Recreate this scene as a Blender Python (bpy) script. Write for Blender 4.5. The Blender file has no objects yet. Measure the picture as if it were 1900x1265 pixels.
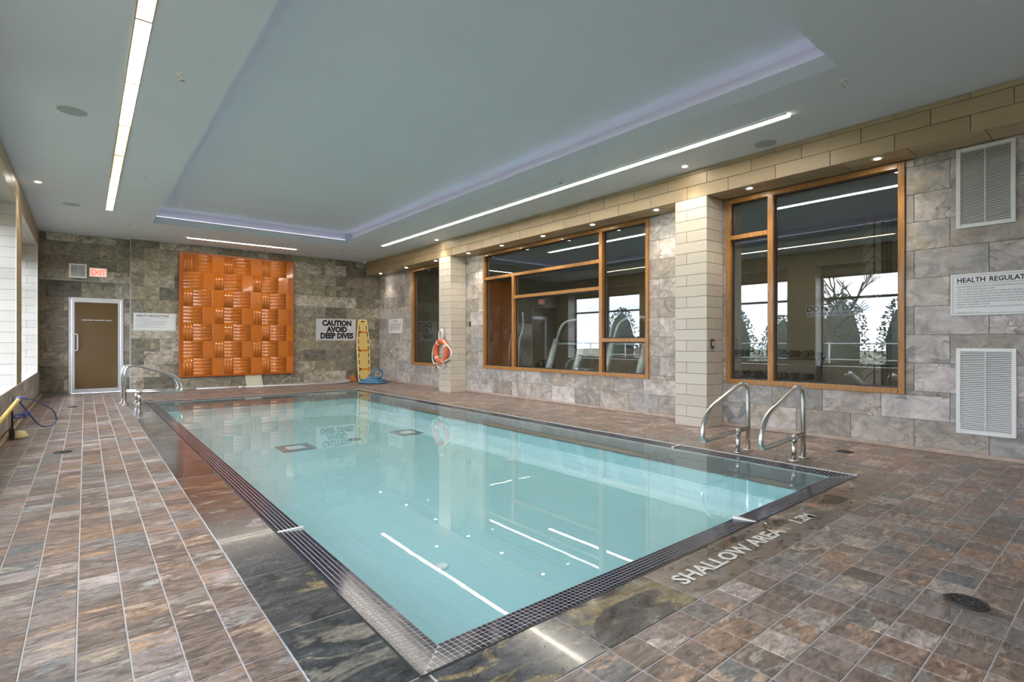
import bpy, math, random
from mathutils import Vector, Matrix
R = math.radians
scene = bpy.context.scene
col = scene.collection
random.seed(7)

# ------------------------------------------------------------------ camera
CAM_H = 1.15
YAW = math.atan2(792, 967)
cam_d = bpy.data.cameras.new('camera')
cam = bpy.data.objects.new('camera', cam_d)
col.objects.link(cam)
cam.location = (0, 0, CAM_H)
cam.rotation_euler = (R(90), 0, -YAW)
cam_d.sensor_width = 36.0
cam_d.lens = 967.0 / 1900.0 * 36.0
cam_d.shift_y = 1.5 / 1900.0
cam_d.clip_start = 0.05
cam_d.clip_end = 400
scene.camera = cam

# ------------------------------------------------------------------ sky, exposure
EXPOSURE = 2.50
SKY = 2.15
STRIP_L = 1.35
STRIP_R = 10.0
scene.view_settings.view_transform = 'Standard'
scene.view_settings.look = 'None'
scene.view_settings.exposure = EXPOSURE
scene.view_settings.gamma = 1.0
scene.view_settings.use_curve_mapping = False
scene.cycles.max_bounces = 14
scene.cycles.diffuse_bounces = 6
scene.cycles.glossy_bounces = 5
scene.cycles.transparent_max_bounces = 16
scene.cycles.sample_clamp_indirect = 6.0
scene.cycles.caustics_reflective = False
scene.cycles.caustics_refractive = False

world = bpy.data.worlds.new('overcast_sky')
scene.world = world
world.use_nodes = True
wt = world.node_tree
wt.nodes.clear()
wo = wt.nodes.new('ShaderNodeOutputWorld')
wb = wt.nodes.new('ShaderNodeBackground')
wc = wt.nodes.new('ShaderNodeTexCoord')
wm = wt.nodes.new('ShaderNodeMapping')
wm.inputs['Scale'].default_value = (1.0, 1.0, 6.0)
wn = wt.nodes.new('ShaderNodeTexNoise')
wn.inputs['Scale'].default_value = 2.2
wn.inputs['Detail'].default_value = 6
wr = wt.nodes.new('ShaderNodeValToRGB')
wr.color_ramp.elements[0].position = 0.35
wr.color_ramp.elements[0].color = (0.50, 0.58, 0.74, 1)
wr.color_ramp.elements[1].position = 0.62
wr.color_ramp.elements[1].color = (0.96, 0.96, 1.0, 1)
wb.inputs['Strength'].default_value = SKY
wt.links.new(wc.outputs['Generated'], wm.inputs['Vector'])
wt.links.new(wm.outputs['Vector'], wn.inputs['Vector'])
wt.links.new(wn.outputs['Fac'], wr.inputs['Fac'])
wt.links.new(wr.outputs['Color'], wb.inputs['Color'])
wt.links.new(wb.outputs['Background'], wo.inputs['Surface'])

# ------------------------------------------------------------------ room measures (metres)
XL = -0.75          # pool-side face of the window wall
XC = 6.394          # face of columns and beam on the gym side
XW = 6.808          # gym-side wall face
YB = 14.58          # back wall face
YA = 14.75          # upper wall above the door
YD = 14.95          # door wall
YF = -1.60          # wall behind the camera
ZC = 3.478          # ceiling
ZS = 3.10           # soffit under the gym-side beam
PX0, PX1, PY0, PY1 = 0.895, 5.142, 1.585, 12.18    # outer edge of the mosaic rim
RIM = 0.155

# ------------------------------------------------------------------ node helpers
MATS = {}

class NT:
    def __init__(self, name):
        self.m = bpy.data.materials.new(name)
        self.m.use_nodes = True
        self.t = self.m.node_tree
        self.t.nodes.clear()
        self.out = self.n('ShaderNodeOutputMaterial')

    def n(self, typ, **kw):
        nd = self.t.nodes.new(typ)
        for k, v in kw.items():
            if k.startswith('i_'):
                nd.inputs[k[2:].replace('_', ' ')].default_value = v
            else:
                setattr(nd, k, v)
        return nd

    def l(self, a, b):
        self.t.links.new(a, b)

    def put(self, sock, val):
        if hasattr(val, 'is_output') or isinstance(val, bpy.types.NodeSocket):
            self.l(val, sock)
        else:
            sock.default_value = val

    def math(self, op, a, b=0.0, c=None, clamp=False):
        nd = self.n('ShaderNodeMath', operation=op, use_clamp=clamp)
        self.put(nd.inputs[0], a)
        self.put(nd.inputs[1], b)
        if c is not None:
            self.put(nd.inputs[2], c)
        return nd.outputs[0]

    def mix(self, fac, a, b, blend='MIX'):
        nd = self.n('ShaderNodeMix', data_type='RGBA', blend_type=blend)
        self.put(nd.inputs[0], fac)
        for sock, v in ((nd.inputs[6], a), (nd.inputs[7], b)):
            if isinstance(v, tuple):
                v = (*v[:3], 1.0)
            self.put(sock, v)
        return nd.outputs[2]

    def ramp(self, fac, stops, interp='LINEAR'):
        nd = self.n('ShaderNodeValToRGB')
        cr = nd.color_ramp
        cr.interpolation = interp
        while len(cr.elements) < len(stops):
            cr.elements.new(0.5)
        for e, (p, c) in zip(cr.elements, stops):
            e.position = p
            e.color = (*c[:3], 1.0) if isinstance(c, tuple) else (c, c, c, 1.0)
        self.put(nd.inputs[0], fac)
        return nd.outputs[0]

    def noise(self, vec, scale, detail=5, rough=0.55, dist=0.0):
        nd = self.n('ShaderNodeTexNoise')
        nd.inputs['Scale'].default_value = scale
        nd.inputs['Detail'].default_value = detail
        nd.inputs['Roughness'].default_value = rough
        nd.inputs['Distortion'].default_value = dist
        self.put(nd.inputs['Vector'], vec)
        return nd.outputs['Fac']

    def mapping(self, vec, scale=(1, 1, 1), rot=(0, 0, 0), loc=(0, 0, 0)):
        nd = self.n('ShaderNodeMapping')
        nd.inputs['Scale'].default_value = scale
        nd.inputs['Rotation'].default_value = rot
        nd.inputs['Location'].default_value = loc
        self.put(nd.inputs['Vector'], vec)
        return nd.outputs[0]

    def bump(self, height, strength=0.2, dist=0.01):
        nd = self.n('ShaderNodeBump')
        nd.inputs['Strength'].default_value = strength
        nd.inputs['Distance'].default_value = dist
        self.put(nd.inputs['Height'], height)
        return nd.outputs[0]

    def pbr(self, color, rough=0.5, metal=0.0, spec=0.5, normal=None, coat=0.0, emit=None, estr=0.0, trans=0.0):
        b = self.n('ShaderNodeBsdfPrincipled')
        if isinstance(color, tuple):
            color = (*color[:3], 1.0)
        self.put(b.inputs['Base Color'], color)
        self.put(b.inputs['Roughness'], rough)
        self.put(b.inputs['Metallic'], metal)
        self.put(b.inputs['Specular IOR Level'], spec)
        b.inputs['Coat Weight'].default_value = coat
        b.inputs['Coat Roughness'].default_value = 0.05
        if normal is not None:
            self.l(normal, b.inputs['Normal'])
        if emit is not None:
            self.put(b.inputs['Emission Color'], (*emit[:3], 1.0))
            b.inputs['Emission Strength'].default_value = estr
        self.l(b.outputs[0], self.out.inputs['Surface'])
        return self.m


def m_plain(name, color, rough=0.5, metal=0.0, spec=0.5, var=0.06, coat=0.0, scale=8.0):
    """one colour with a little procedural unevenness"""
    t = NT(name)
    tc = t.n('ShaderNodeTexCoord').outputs['Object']
    n = t.noise(tc, scale, 4)
    k = t.ramp(n, [(0.3, 1.0 - var), (0.7, 1.0 + var)])
    c = t.mix(1.0, color, k, 'MULTIPLY')
    r = t.math('ADD', rough, t.math('MULTIPLY', t.math('SUBTRACT', n, 0.5), 0.12))
    return t.pbr(c, r, metal, spec, coat=coat)


def m_emit(name, color, strength, base=(0.9, 0.9, 0.9)):
    t = NT(name)
    return t.pbr(base, 0.4, emit=color, estr=strength)


def rnd_sock(t, attr):
    if attr:
        a = t.n('ShaderNodeAttribute', attribute_name='rnd')
        return a.outputs['Fac']
    return t.n('ShaderNodeObjectInfo').outputs['Random']


def m_slate(name, stops, patch, vein, rough=0.45, attr=False, stretch=(1.0, 2.6, 1.0), nscale=5.0, contrast=0.35,
            bump=0.25, veinw=0.012, patch_at=0.60, spec=0.5, coat=0.0, speck=0.12):
    """split slate: each piece its own tone, cloudy streaks, patches of a second mineral and dark veins"""
    t = NT(name)
    r = rnd_sock(t, attr)
    r2 = t.math('FRACT', t.math('MULTIPLY', r, 17.31))
    r3 = t.math('FRACT', t.math('MULTIPLY', r, 61.7))
    tc = t.n('ShaderNodeTexCoord').outputs['Object']
    off = t.n('ShaderNodeCombineXYZ')
    t.l(t.math('MULTIPLY', r, 37.0), off.inputs[0])
    t.l(t.math('MULTIPLY', r2, 53.0), off.inputs[1])
    t.l(t.math('MULTIPLY', r3, 29.0), off.inputs[2])
    add = t.n('ShaderNodeVectorMath', operation='ADD')
    t.l(tc, add.inputs[0])
    t.l(off.outputs[0], add.inputs[1])
    v = add.outputs[0]
    vs = t.mapping(v, stretch, rot=(0, 0, 0.12))
    n1 = t.noise(vs, nscale, 8, 0.62, 0.8)
    n2 = t.noise(vs, nscale * 0.32, 5, 0.6, 1.4)
    n3 = t.noise(v, nscale * 0.5, 4, 0.6, 0.6)
    n4 = t.noise(v, nscale * 9, 3, 0.7)
    base = t.ramp(r2, stops)
    k = t.ramp(n1, [(0.33, 1.0 - contrast), (0.67, 1.0 + contrast)])
    c = t.mix(1.0, base, k, 'MULTIPLY')
    pf = t.ramp(n2, [(patch_at - 0.015, 0.0), (patch_at + 0.03, 1.0)])
    pf = t.math('MULTIPLY', pf, t.math('GREATER_THAN', r3, 0.3))
    pc = t.ramp(r3, patch)
    pc = t.mix(1.0, pc, k, 'MULTIPLY')
    c = t.mix(t.math('MULTIPLY', pf, 0.9), c, pc)
    d = t.math('ABSOLUTE', t.math('SUBTRACT', n3, 0.5))
    vf = t.math('MULTIPLY', t.ramp(d, [(0.0, 1.0), (veinw, 0.0)]), t.math('GREATER_THAN', r, 0.35))
    vf = t.math('MULTIPLY', vf, t.ramp(n1, [(0.42, 0.0), (0.6, 0.85)]))
    c = t.mix(vf, c, vein)
    sp = t.ramp(n4, [(0.25, 1.0 - speck), (0.75, 1.0 + speck)])
    c = t.mix(1.0, c, sp, 'MULTIPLY')
    rr = t.math('ADD', rough - 0.1, t.math('MULTIPLY', n1, 0.22))
    nb = t.bump(n1, bump, 0.008)
    return t.pbr(c, rr, 0.0, spec, nb, coat=coat)


def m_plank(name, stops, rough=0.4, grain=0.16, scale=(1.2, 14.0, 1.0)):
    """wood-look porcelain plank, grain along local x"""
    t = NT(name)
    r = rnd_sock(t, False)
    tc = t.n('ShaderNodeTexCoord').outputs['Object']
    off = t.n('ShaderNodeCombineXYZ')
    t.l(t.math('MULTIPLY', r, 41.0), off.inputs[0])
    t.l(t.math('MULTIPLY', r, 77.0), off.inputs[1])
    add = t.n('ShaderNodeVectorMath', operation='ADD')
    t.l(tc, add.inputs[0])
    t.l(off.outputs[0], add.inputs[1])
    vs = t.mapping(add.outputs[0], scale)
    n0 = t.noise(vs, 0.8, 3, 0.5, 0.6)
    rings = t.math('FRACT', t.math('MULTIPLY', n0, 7.0))
    n1 = t.noise(vs, 3.0, 6, 0.6, 0.3)
    k = t.math('ADD', t.math('MULTIPLY', rings, grain * 0.7), t.math('MULTIPLY', n1, grain * 1.6))
    k = t.math('ADD', t.math('SUBTRACT', 1.0, grain * 1.1), k)
    base = t.ramp(t.math('FRACT', t.math('MULTIPLY', r, 13.7)), stops)
    c = t.mix(1.0, base, t.ramp(k, [(0.0, 0.0), (1.0, 1.0)]), 'MULTIPLY')
    return t.pbr(c, rough)


def schlick(t, f0, bump=None):
    g = t.n('ShaderNodeNewGeometry')
    dp = t.n('ShaderNodeVectorMath', operation='DOT_PRODUCT')
    t.l(g.outputs['Incoming'], dp.inputs[0])
    t.l(g.outputs['Normal'], dp.inputs[1])
    c = t.math('ABSOLUTE', dp.outputs['Value'])
    p = t.math('POWER', t.math('SUBTRACT', 1.0, c, clamp=True), 5.0)
    f = t.math('ADD', f0, t.math('MULTIPLY', p, 1.0 - f0), clamp=True)
    return f, g


def m_glass(name, tint=(0.93, 0.96, 0.96), f0=0.05, rough=0.0):
    t = NT(name)
    f, g = schlick(t, f0)
    tr = t.n('ShaderNodeBsdfTransparent')
    tr.inputs[0].default_value = (*tint, 1)
    gl = t.n('ShaderNodeBsdfGlossy')
    gl.inputs['Roughness'].default_value = rough
    mx = t.n('ShaderNodeMixShader')
    t.l(f, mx.inputs[0])
    t.l(tr.outputs[0], mx.inputs[1])
    t.l(gl.outputs[0], mx.inputs[2])
    t.l(mx.outputs[0], t.out.inputs['Surface'])
    return t.m


def m_water(name, tint, bump=0.02, scale=3.0, f0=0.02, milk=0.0, milk_col=(0.6, 0.8, 0.8)):
    t = NT(name)
    f, g = schlick(t, f0)
    f = t.math('MULTIPLY', f, t.math('SUBTRACT', 1.0, g.outputs['Backfacing']))
    tr = t.n('ShaderNodeBsdfTransparent')
    tc = t.mix(g.outputs['Backfacing'], tint, (1.0, 1.0, 1.0))
    t.l(tc, tr.inputs[0])
    body = tr.outputs[0]
    if milk:                      # fine suspended haze in the water scatters some light back
        df = t.n('ShaderNodeBsdfDiffuse')
        df.inputs[0].default_value = (*milk_col, 1)
        mm = t.n('ShaderNodeMixShader')
        t.l(t.math('MULTIPLY', milk, t.math('SUBTRACT', 1.0, g.outputs['Backfacing'])), mm.inputs[0])
        t.l(body, mm.inputs[1])
        t.l(df.outputs[0], mm.inputs[2])
        body = mm.outputs[0]
    gl = t.n('ShaderNodeBsdfGlossy')
    gl.inputs['Roughness'].default_value = 0.0
    if bump:
        pos = t.n('ShaderNodeTexCoord').outputs['Object']
        nb = t.bump(t.noise(t.mapping(pos, (1, 1, 0)), scale, 3, 0.5), bump, 0.02)
        t.l(nb, gl.inputs['Normal'])
    mx = t.n('ShaderNodeMixShader')
    t.l(f, mx.inputs[0])
    t.l(body, mx.inputs[1])
    t.l(gl.outputs[0], mx.inputs[2])
    t.l(mx.outputs[0], t.out.inputs['Surface'])
    return t.m


# ------------------------------------------------------------------ materials
M = {}
wall_stops = [(0.0, (0.26, 0.245, 0.23)), (0.2, (0.46, 0.41, 0.375)), (0.4, (0.33, 0.285, 0.245)), (0.6, (0.52, 0.47, 0.44)),
              (0.8, (0.35, 0.335, 0.33)), (1.0, (0.59, 0.535, 0.515))]
wall_patch = [(0.4, (0.22, 0.22, 0.22)), (0.6, (0.46, 0.38, 0.28)), (0.8, (0.28, 0.27, 0.25)), (1.0, (0.40, 0.30, 0.24))]
M['slate_wall'] = m_slate('slate_wall_tile', wall_stops, wall_patch, (0.16, 0.14, 0.12), 0.5, nscale=5.5, stretch=(1.0, 1.2, 1.0), contrast=0.36, veinw=0.03, patch_at=0.57)
back_stops = [(0.0, (0.11, 0.10, 0.08)), (0.17, (0.36, 0.32, 0.24)), (0.34, (0.17, 0.14, 0.095)), (0.5, (0.47, 0.42, 0.34)),
              (0.67, (0.19, 0.17, 0.135)), (0.84, (0.33, 0.29, 0.21)), (1.0, (0.50, 0.45, 0.38))]
back_patch = [(0.4, (0.14, 0.14, 0.14)), (0.6, (0.36, 0.29, 0.18)), (0.8, (0.20, 0.20, 0.17)), (1.0, (0.30, 0.21, 0.14))]
M['slate_back'] = m_slate('slate_back_tile', back_stops, back_patch, (0.09, 0.08, 0.06), 0.5, nscale=6.5, stretch=(1.0, 1.2, 1.0), contrast=0.48, veinw=0.03, patch_at=0.57)
deck_stops = [(0.0, (0.135, 0.10, 0.088)), (0.14, (0.21, 0.15, 0.12)), (0.28, (0.165, 0.12, 0.10)), (0.42, (0.29, 0.225, 0.20)),
              (0.56, (0.145, 0.145, 0.145)), (0.7, (0.27, 0.165, 0.11)), (0.84, (0.20, 0.155, 0.14)), (1.0, (0.42, 0.34, 0.31))]
deck_patch = [(0.4, (0.40, 0.24, 0.15)), (0.6, (0.20, 0.21, 0.22)), (0.8, (0.45, 0.38, 0.30)), (1.0, (0.38, 0.25, 0.17))]
dk = dict(rough=0.36, nscale=14.0, stretch=(1.0, 2.6, 1.0), contrast=0.62, bump=0.14, patch_at=0.55, speck=0.22)
M['deck'] = m_slate('slate_deck_tile', deck_stops, deck_patch, (0.14, 0.10, 0.09), attr=False, **dk)
M['deck_field'] = m_slate('slate_deck_tile_field', deck_stops, deck_patch, (0.14, 0.10, 0.09), attr=True, **dk)
bord_stops = [(0.0, (0.050, 0.048, 0.048)), (0.3, (0.068, 0.066, 0.070)), (0.6, (0.085, 0.068, 0.055)), (1.0, (0.060, 0.060, 0.066))]
bord_patch = [(0.4, (0.22, 0.17, 0.09)), (0.7, (0.20, 0.20, 0.22)), (1.0, (0.16, 0.10, 0.06))]
M['border_wet'] = m_slate('wet_dark_slate', bord_stops, bord_patch, (0.03, 0.03, 0.03), rough=0.15, nscale=7.0, speck=0.4,
                          stretch=(1.0, 2.2, 1.0), contrast=0.55, bump=0.04, patch_at=0.55, coat=0.22)
brn_stops = [(0.0, (0.17, 0.125, 0.095)), (0.5, (0.21, 0.16, 0.125)), (1.0, (0.15, 0.12, 0.10))]
M['border_dry'] = m_slate('brown_border_slate', brn_stops, deck_patch, (0.06, 0.05, 0.04), rough=0.28, nscale=7.0, speck=0.3,
                          stretch=(1.0, 2.2, 1.0), contrast=0.45, bump=0.06, patch_at=0.6, coat=0.15)
M['plank'] = m_plank('tan_wood_look_tile', [(0.0, (0.34, 0.245, 0.14)), (0.5, (0.43, 0.32, 0.19)), (1.0, (0.38, 0.285, 0.17))])
M['cream'] = m_plank('cream_wood_look_tile', [(0.0, (0.56, 0.50, 0.42)), (0.5, (0.62, 0.56, 0.48)), (1.0, (0.58, 0.53, 0.46))], grain=0.07)
M['pale'] = m_plank('pale_wood_look_tile', [(0.0, (0.50, 0.47, 0.43)), (0.5, (0.55, 0.52, 0.48)), (1.0, (0.48, 0.455, 0.42))], grain=0.07)
M['grout_wall'] = m_plain('wall_grout', (0.20, 0.18, 0.16), 0.8)
M['grout_cream'] = m_plain('cream_grout', (0.10, 0.08, 0.06), 0.8)
M['grout_deck'] = m_plain('deck_grout', (0.47, 0.44, 0.435), 0.7)
M['paint'] = m_plain('pale_ceiling_paint', (0.60, 0.635, 0.675), 0.75, var=0.02, scale=1.5)
M['white_paint'] = m_plain('white_paint', (0.80, 0.80, 0.80), 0.45, var=0.02)
M['white_metal'] = m_plain('white_enamel', (0.82, 0.82, 0.82), 0.35, var=0.02)
M['dark_gap'] = m_plain('dark_duct', (0.03, 0.03, 0.03), 0.8)
M['alu'] = m_plain('aluminium', (0.72, 0.73, 0.76), 0.35, metal=0.55, var=0.03)
M['steel'] = m_plain('brushed_steel', (0.66, 0.65, 0.63), 0.22, metal=1.0, var=0.04)
M['chrome'] = m_plain('chrome', (0.80, 0.80, 0.80), 0.08, metal=1.0, var=0.02)
M['black'] = m_plain('black_plastic', (0.02, 0.02, 0.022), 0.4)
M['black_metal'] = m_plain('dark_bronze_metal', (0.05, 0.045, 0.045), 0.4, metal=0.3)
M['ink'] = m_plain('black_ink', (0.012, 0.012, 0.014), 0.6, var=0.0)
M['ink_grey'] = m_plain('grey_ink', (0.09, 0.09, 0.10), 0.6, var=0.0)
M['floor_ink'] = m_plain('white_floor_lettering', (0.74, 0.72, 0.68), 0.55, var=0.15, scale=40)
M['sign_white'] = m_plain('white_sign_board', (0.78, 0.78, 0.79), 0.35, var=0.01)
M['sign_grey'] = m_plain('grey_sign_board', (0.62, 0.62, 0.64), 0.35, var=0.01)
M['glass'] = m_glass('window_glass', (0.92, 0.95, 0.95), 0.115)
M['ext_glass'] = m_glass('outside_window_glass', (0.95, 0.97, 0.97), 0.03)
M['water'] = m_water('pool_water', (0.80, 0.95, 0.945), 0.012, 2.5, milk=0.30, milk_col=(0.44, 0.66, 0.71))
M['puddle'] = m_water('puddle_water', (0.90, 0.89, 0.88), 0.0, f0=0.08)
M['stone_sill'] = m_plain('white_stone_sill', (0.72, 0.71, 0.70), 0.35, var=0.05)
M['strip_bar'] = m_plain('strip_light_bars', (0.42, 0.36, 0.26), 0.5)
M['led'] = m_emit('cove_led', (0.86, 0.76, 1.0), 0.34)
M['lamp'] = m_emit('downlight_lamp', (1.0, 0.93, 0.80), 30.0)
M['strip_r'] = m_emit('strip_diffuser_slim', (1.0, 0.92, 0.78), STRIP_R)
M['strip_gym'] = m_emit('gym_strip_diffuser', (1.0, 0.93, 0.82), 4.5)
M['spk'] = m_plain('speaker_grille', (0.34, 0.37, 0.38), 0.7, var=0.1, scale=60)
M['cyl_yellow'] = m_plain('yellow_plastic', (0.78, 0.55, 0.12), 0.4)
M['board_yellow'] = m_plain('spine_board_yellow', (0.74, 0.53, 0.17), 0.4, var=0.03)
M['board_rim'] = m_plain('spine_board_rim', (0.86, 0.70, 0.36), 0.4, var=0.03)
M['strap'] = m_plain('orange_strap', (0.72, 0.25, 0.03), 0.6)
M['ring'] = m_plain('orange_life_ring', (0.68, 0.14, 0.05), 0.45)
M['rope'] = m_plain('white_rope', (0.72, 0.70, 0.66), 0.8, var=0.2, scale=90)
M['hose'] = m_plain('blue_hose', (0.075, 0.20, 0.36), 0.45)
M['blue'] = m_plain('blue_plastic', (0.06, 0.10, 0.33), 0.4)
M['cream_plain'] = m_plain('cream_laminate', (0.70, 0.68, 0.50), 0.5)
M['art'] = m_plain('orange_lacquer', (0.60, 0.165, 0.012), 0.16, var=0.05, scale=2.0, coat=0.6)
M['art_edge'] = m_plain('orange_lacquer_edge', (0.46, 0.11, 0.012), 0.3, var=0.05)


def wood_mat():
    t = NT('honey_wood_frame')
    tc = t.n('ShaderNodeTexCoord').outputs['Object']
    n = t.noise(t.mapping(tc, (18, 18, 2.5)), 2.0, 6, 0.6, 0.4)
    c = t.ramp(n, [(0.25, (0.27, 0.115, 0.028)), (0.55, (0.40, 0.19, 0.055)), (0.8, (0.48, 0.25, 0.085))])
    return t.pbr(c, 0.38, coat=0.15)


M['wood'] = wood_mat()


def wood_panel():
    t = NT('dark_wood_panel')
    tc = t.n('ShaderNodeTexCoord').outputs['Object']
    n = t.noise(t.mapping(tc, (30, 30, 1.2)), 2.0, 6, 0.6, 0.4)
    c = t.ramp(n, [(0.25, (0.09, 0.055, 0.025)), (0.7, (0.22, 0.145, 0.07))])
    return t.pbr(c, 0.5)


M['wood_panel'] = wood_panel()


def leaf_paper():
    """beige wallpaper printed with rows of slanted leaf outlines"""
    t = NT('leaf_wallpaper')
    tc = t.n('ShaderNodeTexCoord').outputs['Object']
    sp = t.n('ShaderNodeSeparateXYZ')
    t.l(tc, sp.inputs[0])
    y = t.math('ADD', t.math('ADD', sp.outputs[1], sp.outputs[0]), 20.0)
    z = sp.outputs[2]
    u = t.math('MULTIPLY', y, 4.0)
    fu = t.math('PINGPONG', u, 1.0)
    nz = t.math('MULTIPLY', t.noise(tc, 3.0, 2), 1.4)
    w = t.math('FRACT', t.math('ADD', t.math('ADD', t.math('MULTIPLY', z, 5.0), t.math('MULTIPLY', fu, 1.5)), nz))
    l1 = t.math('LESS_THAN', w, 0.10)
    l2 = t.math('LESS_THAN', fu, 0.055)
    l3 = t.math('GREATER_THAN', fu, 0.945)
    ln = t.math('MAXIMUM', l1, t.math('MAXIMUM', l2, l3))
    c = t.mix(ln, (0.50, 0.47, 0.38), (0.10, 0.09, 0.07))
    return t.pbr(c, 0.7)


M['leaf'] = leaf_paper()


def basin_mat():
    """pale aqua pool tiles with a fine joint grid (tiles of a few centimetres)"""
    t = NT('aqua_basin_tile')
    g = t.n('ShaderNodeNewGeometry')
    sp = t.n('ShaderNodeSeparateXYZ')
    t.l(g.outputs['Position'], sp.inputs[0])
    lines = None
    for k in range(3):
        f = t.math('FRACT', t.math('MULTIPLY', t.math('ADD', sp.outputs[k], 50.013), 1 / 0.075))
        e = t.math('LESS_THAN', f, 0.07)
        nn = t.n('ShaderNodeSeparateXYZ')
        t.l(g.outputs['Normal'], nn.inputs[0])
        e = t.math('MULTIPLY', e, t.math('LESS_THAN', t.math('ABSOLUTE', nn.outputs[k]), 0.5))
        lines = e if lines is None else t.math('MAXIMUM', lines, e)
    n = t.noise(g.outputs['Position'], 0.8, 3)
    c = t.ramp(n, [(0.3, (0.57, 0.79, 0.80)), (0.7, (0.63, 0.83, 0.85))])
    c = t.mix(t.math('MULTIPLY', lines, 0.6), c, (0.42, 0.64, 0.65))
    return t.pbr(c, 0.5)


M['basin'] = basin_mat()


def mosaic_mat():
    t = NT('navy_mosaic')
    a = t.n('ShaderNodeAttribute', attribute_name='rnd').outputs['Fac']
    c = t.ramp(a, [(0.0, (0.006, 0.008, 0.017)), (0.85, (0.013, 0.016, 0.034)), (0.97, (0.03, 0.028, 0.035)), (1.0, (0.05, 0.045, 0.04))])
    return t.pbr(c, 0.12, spec=0.22)


M['mosaic'] = mosaic_mat()
M['mosaic_grout'] = m_plain('pale_mosaic_grout', (0.50, 0.49, 0.52), 0.6)


def strip_mat(name, color, s):
    t = NT(name)
    return t.pbr((0.9, 0.86, 0.78), 0.4, emit=color, estr=s)


M['strip_white'] = strip_mat('strip_diffuser_white', (1.0, 0.93, 0.76), STRIP_L * 5.0)
M['strip_warm'] = strip_mat('strip_diffuser_warm', (1.0, 0.66, 0.30), STRIP_L * 0.30)
M['strip_mid'] = strip_mat('strip_diffuser_mid', (1.0, 0.80, 0.48), STRIP_L * 3.0)


def door_glass():
    t = NT('bronze_frosted_glass')
    tc = t.n('ShaderNodeTexCoord').outputs['Object']
    n = t.noise(tc, 1.2, 2)
    c = t.ramp(n, [(0.3, (0.14, 0.085, 0.03)), (0.7, (0.18, 0.11, 0.045))])
    return t.pbr(c, 0.12, spec=0.5)


M['door_glass'] = door_glass()
M['exit_red'] = m_emit('exit_sign_red', (1.0, 0.12, 0.06), 0.30, (0.6, 0.05, 0.03))
M['exit_face'] = m_emit('exit_sign_face', (1.0, 0.50, 0.40), 0.12, (0.8, 0.7, 0.65))
M['rubber'] = m_plain('gym_rubber_floor', (0.055, 0.045, 0.04), 0.55, var=0.3, scale=20)
M['gym_wall'] = m_plain('olive_beige_gym_wall', (0.42, 0.37, 0.26), 0.7)
M['gym_ceil'] = m_plain('gym_ceiling_paint', (0.45, 0.47, 0.48), 0.7)
M['gym_grey'] = m_plain('silver_gym_frame', (0.60, 0.63, 0.64), 0.35, metal=0.2)
M['vinyl'] = m_plain('black_vinyl', (0.025, 0.025, 0.028), 0.35)
M['red_vinyl'] = m_plain('red_vinyl', (0.40, 0.02, 0.03), 0.4)
M['screen'] = m_plain('dark_screen', (0.015, 0.016, 0.02), 0.1)
M['grass'] = m_plain('winter_grass', (0.16, 0.15, 0.09), 0.9, var=0.3, scale=1.0)
M['bark'] = m_plain('bare_bark', (0.10, 0.085, 0.075), 0.9, var=0.3, scale=10)
M['needle'] = m_plain('dark_evergreen', (0.06, 0.085, 0.075), 0.9, var=0.4, scale=6)
M['fence'] = m_plain('galvanised_fence', (0.45, 0.46, 0.48), 0.5, metal=0.5)

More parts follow.
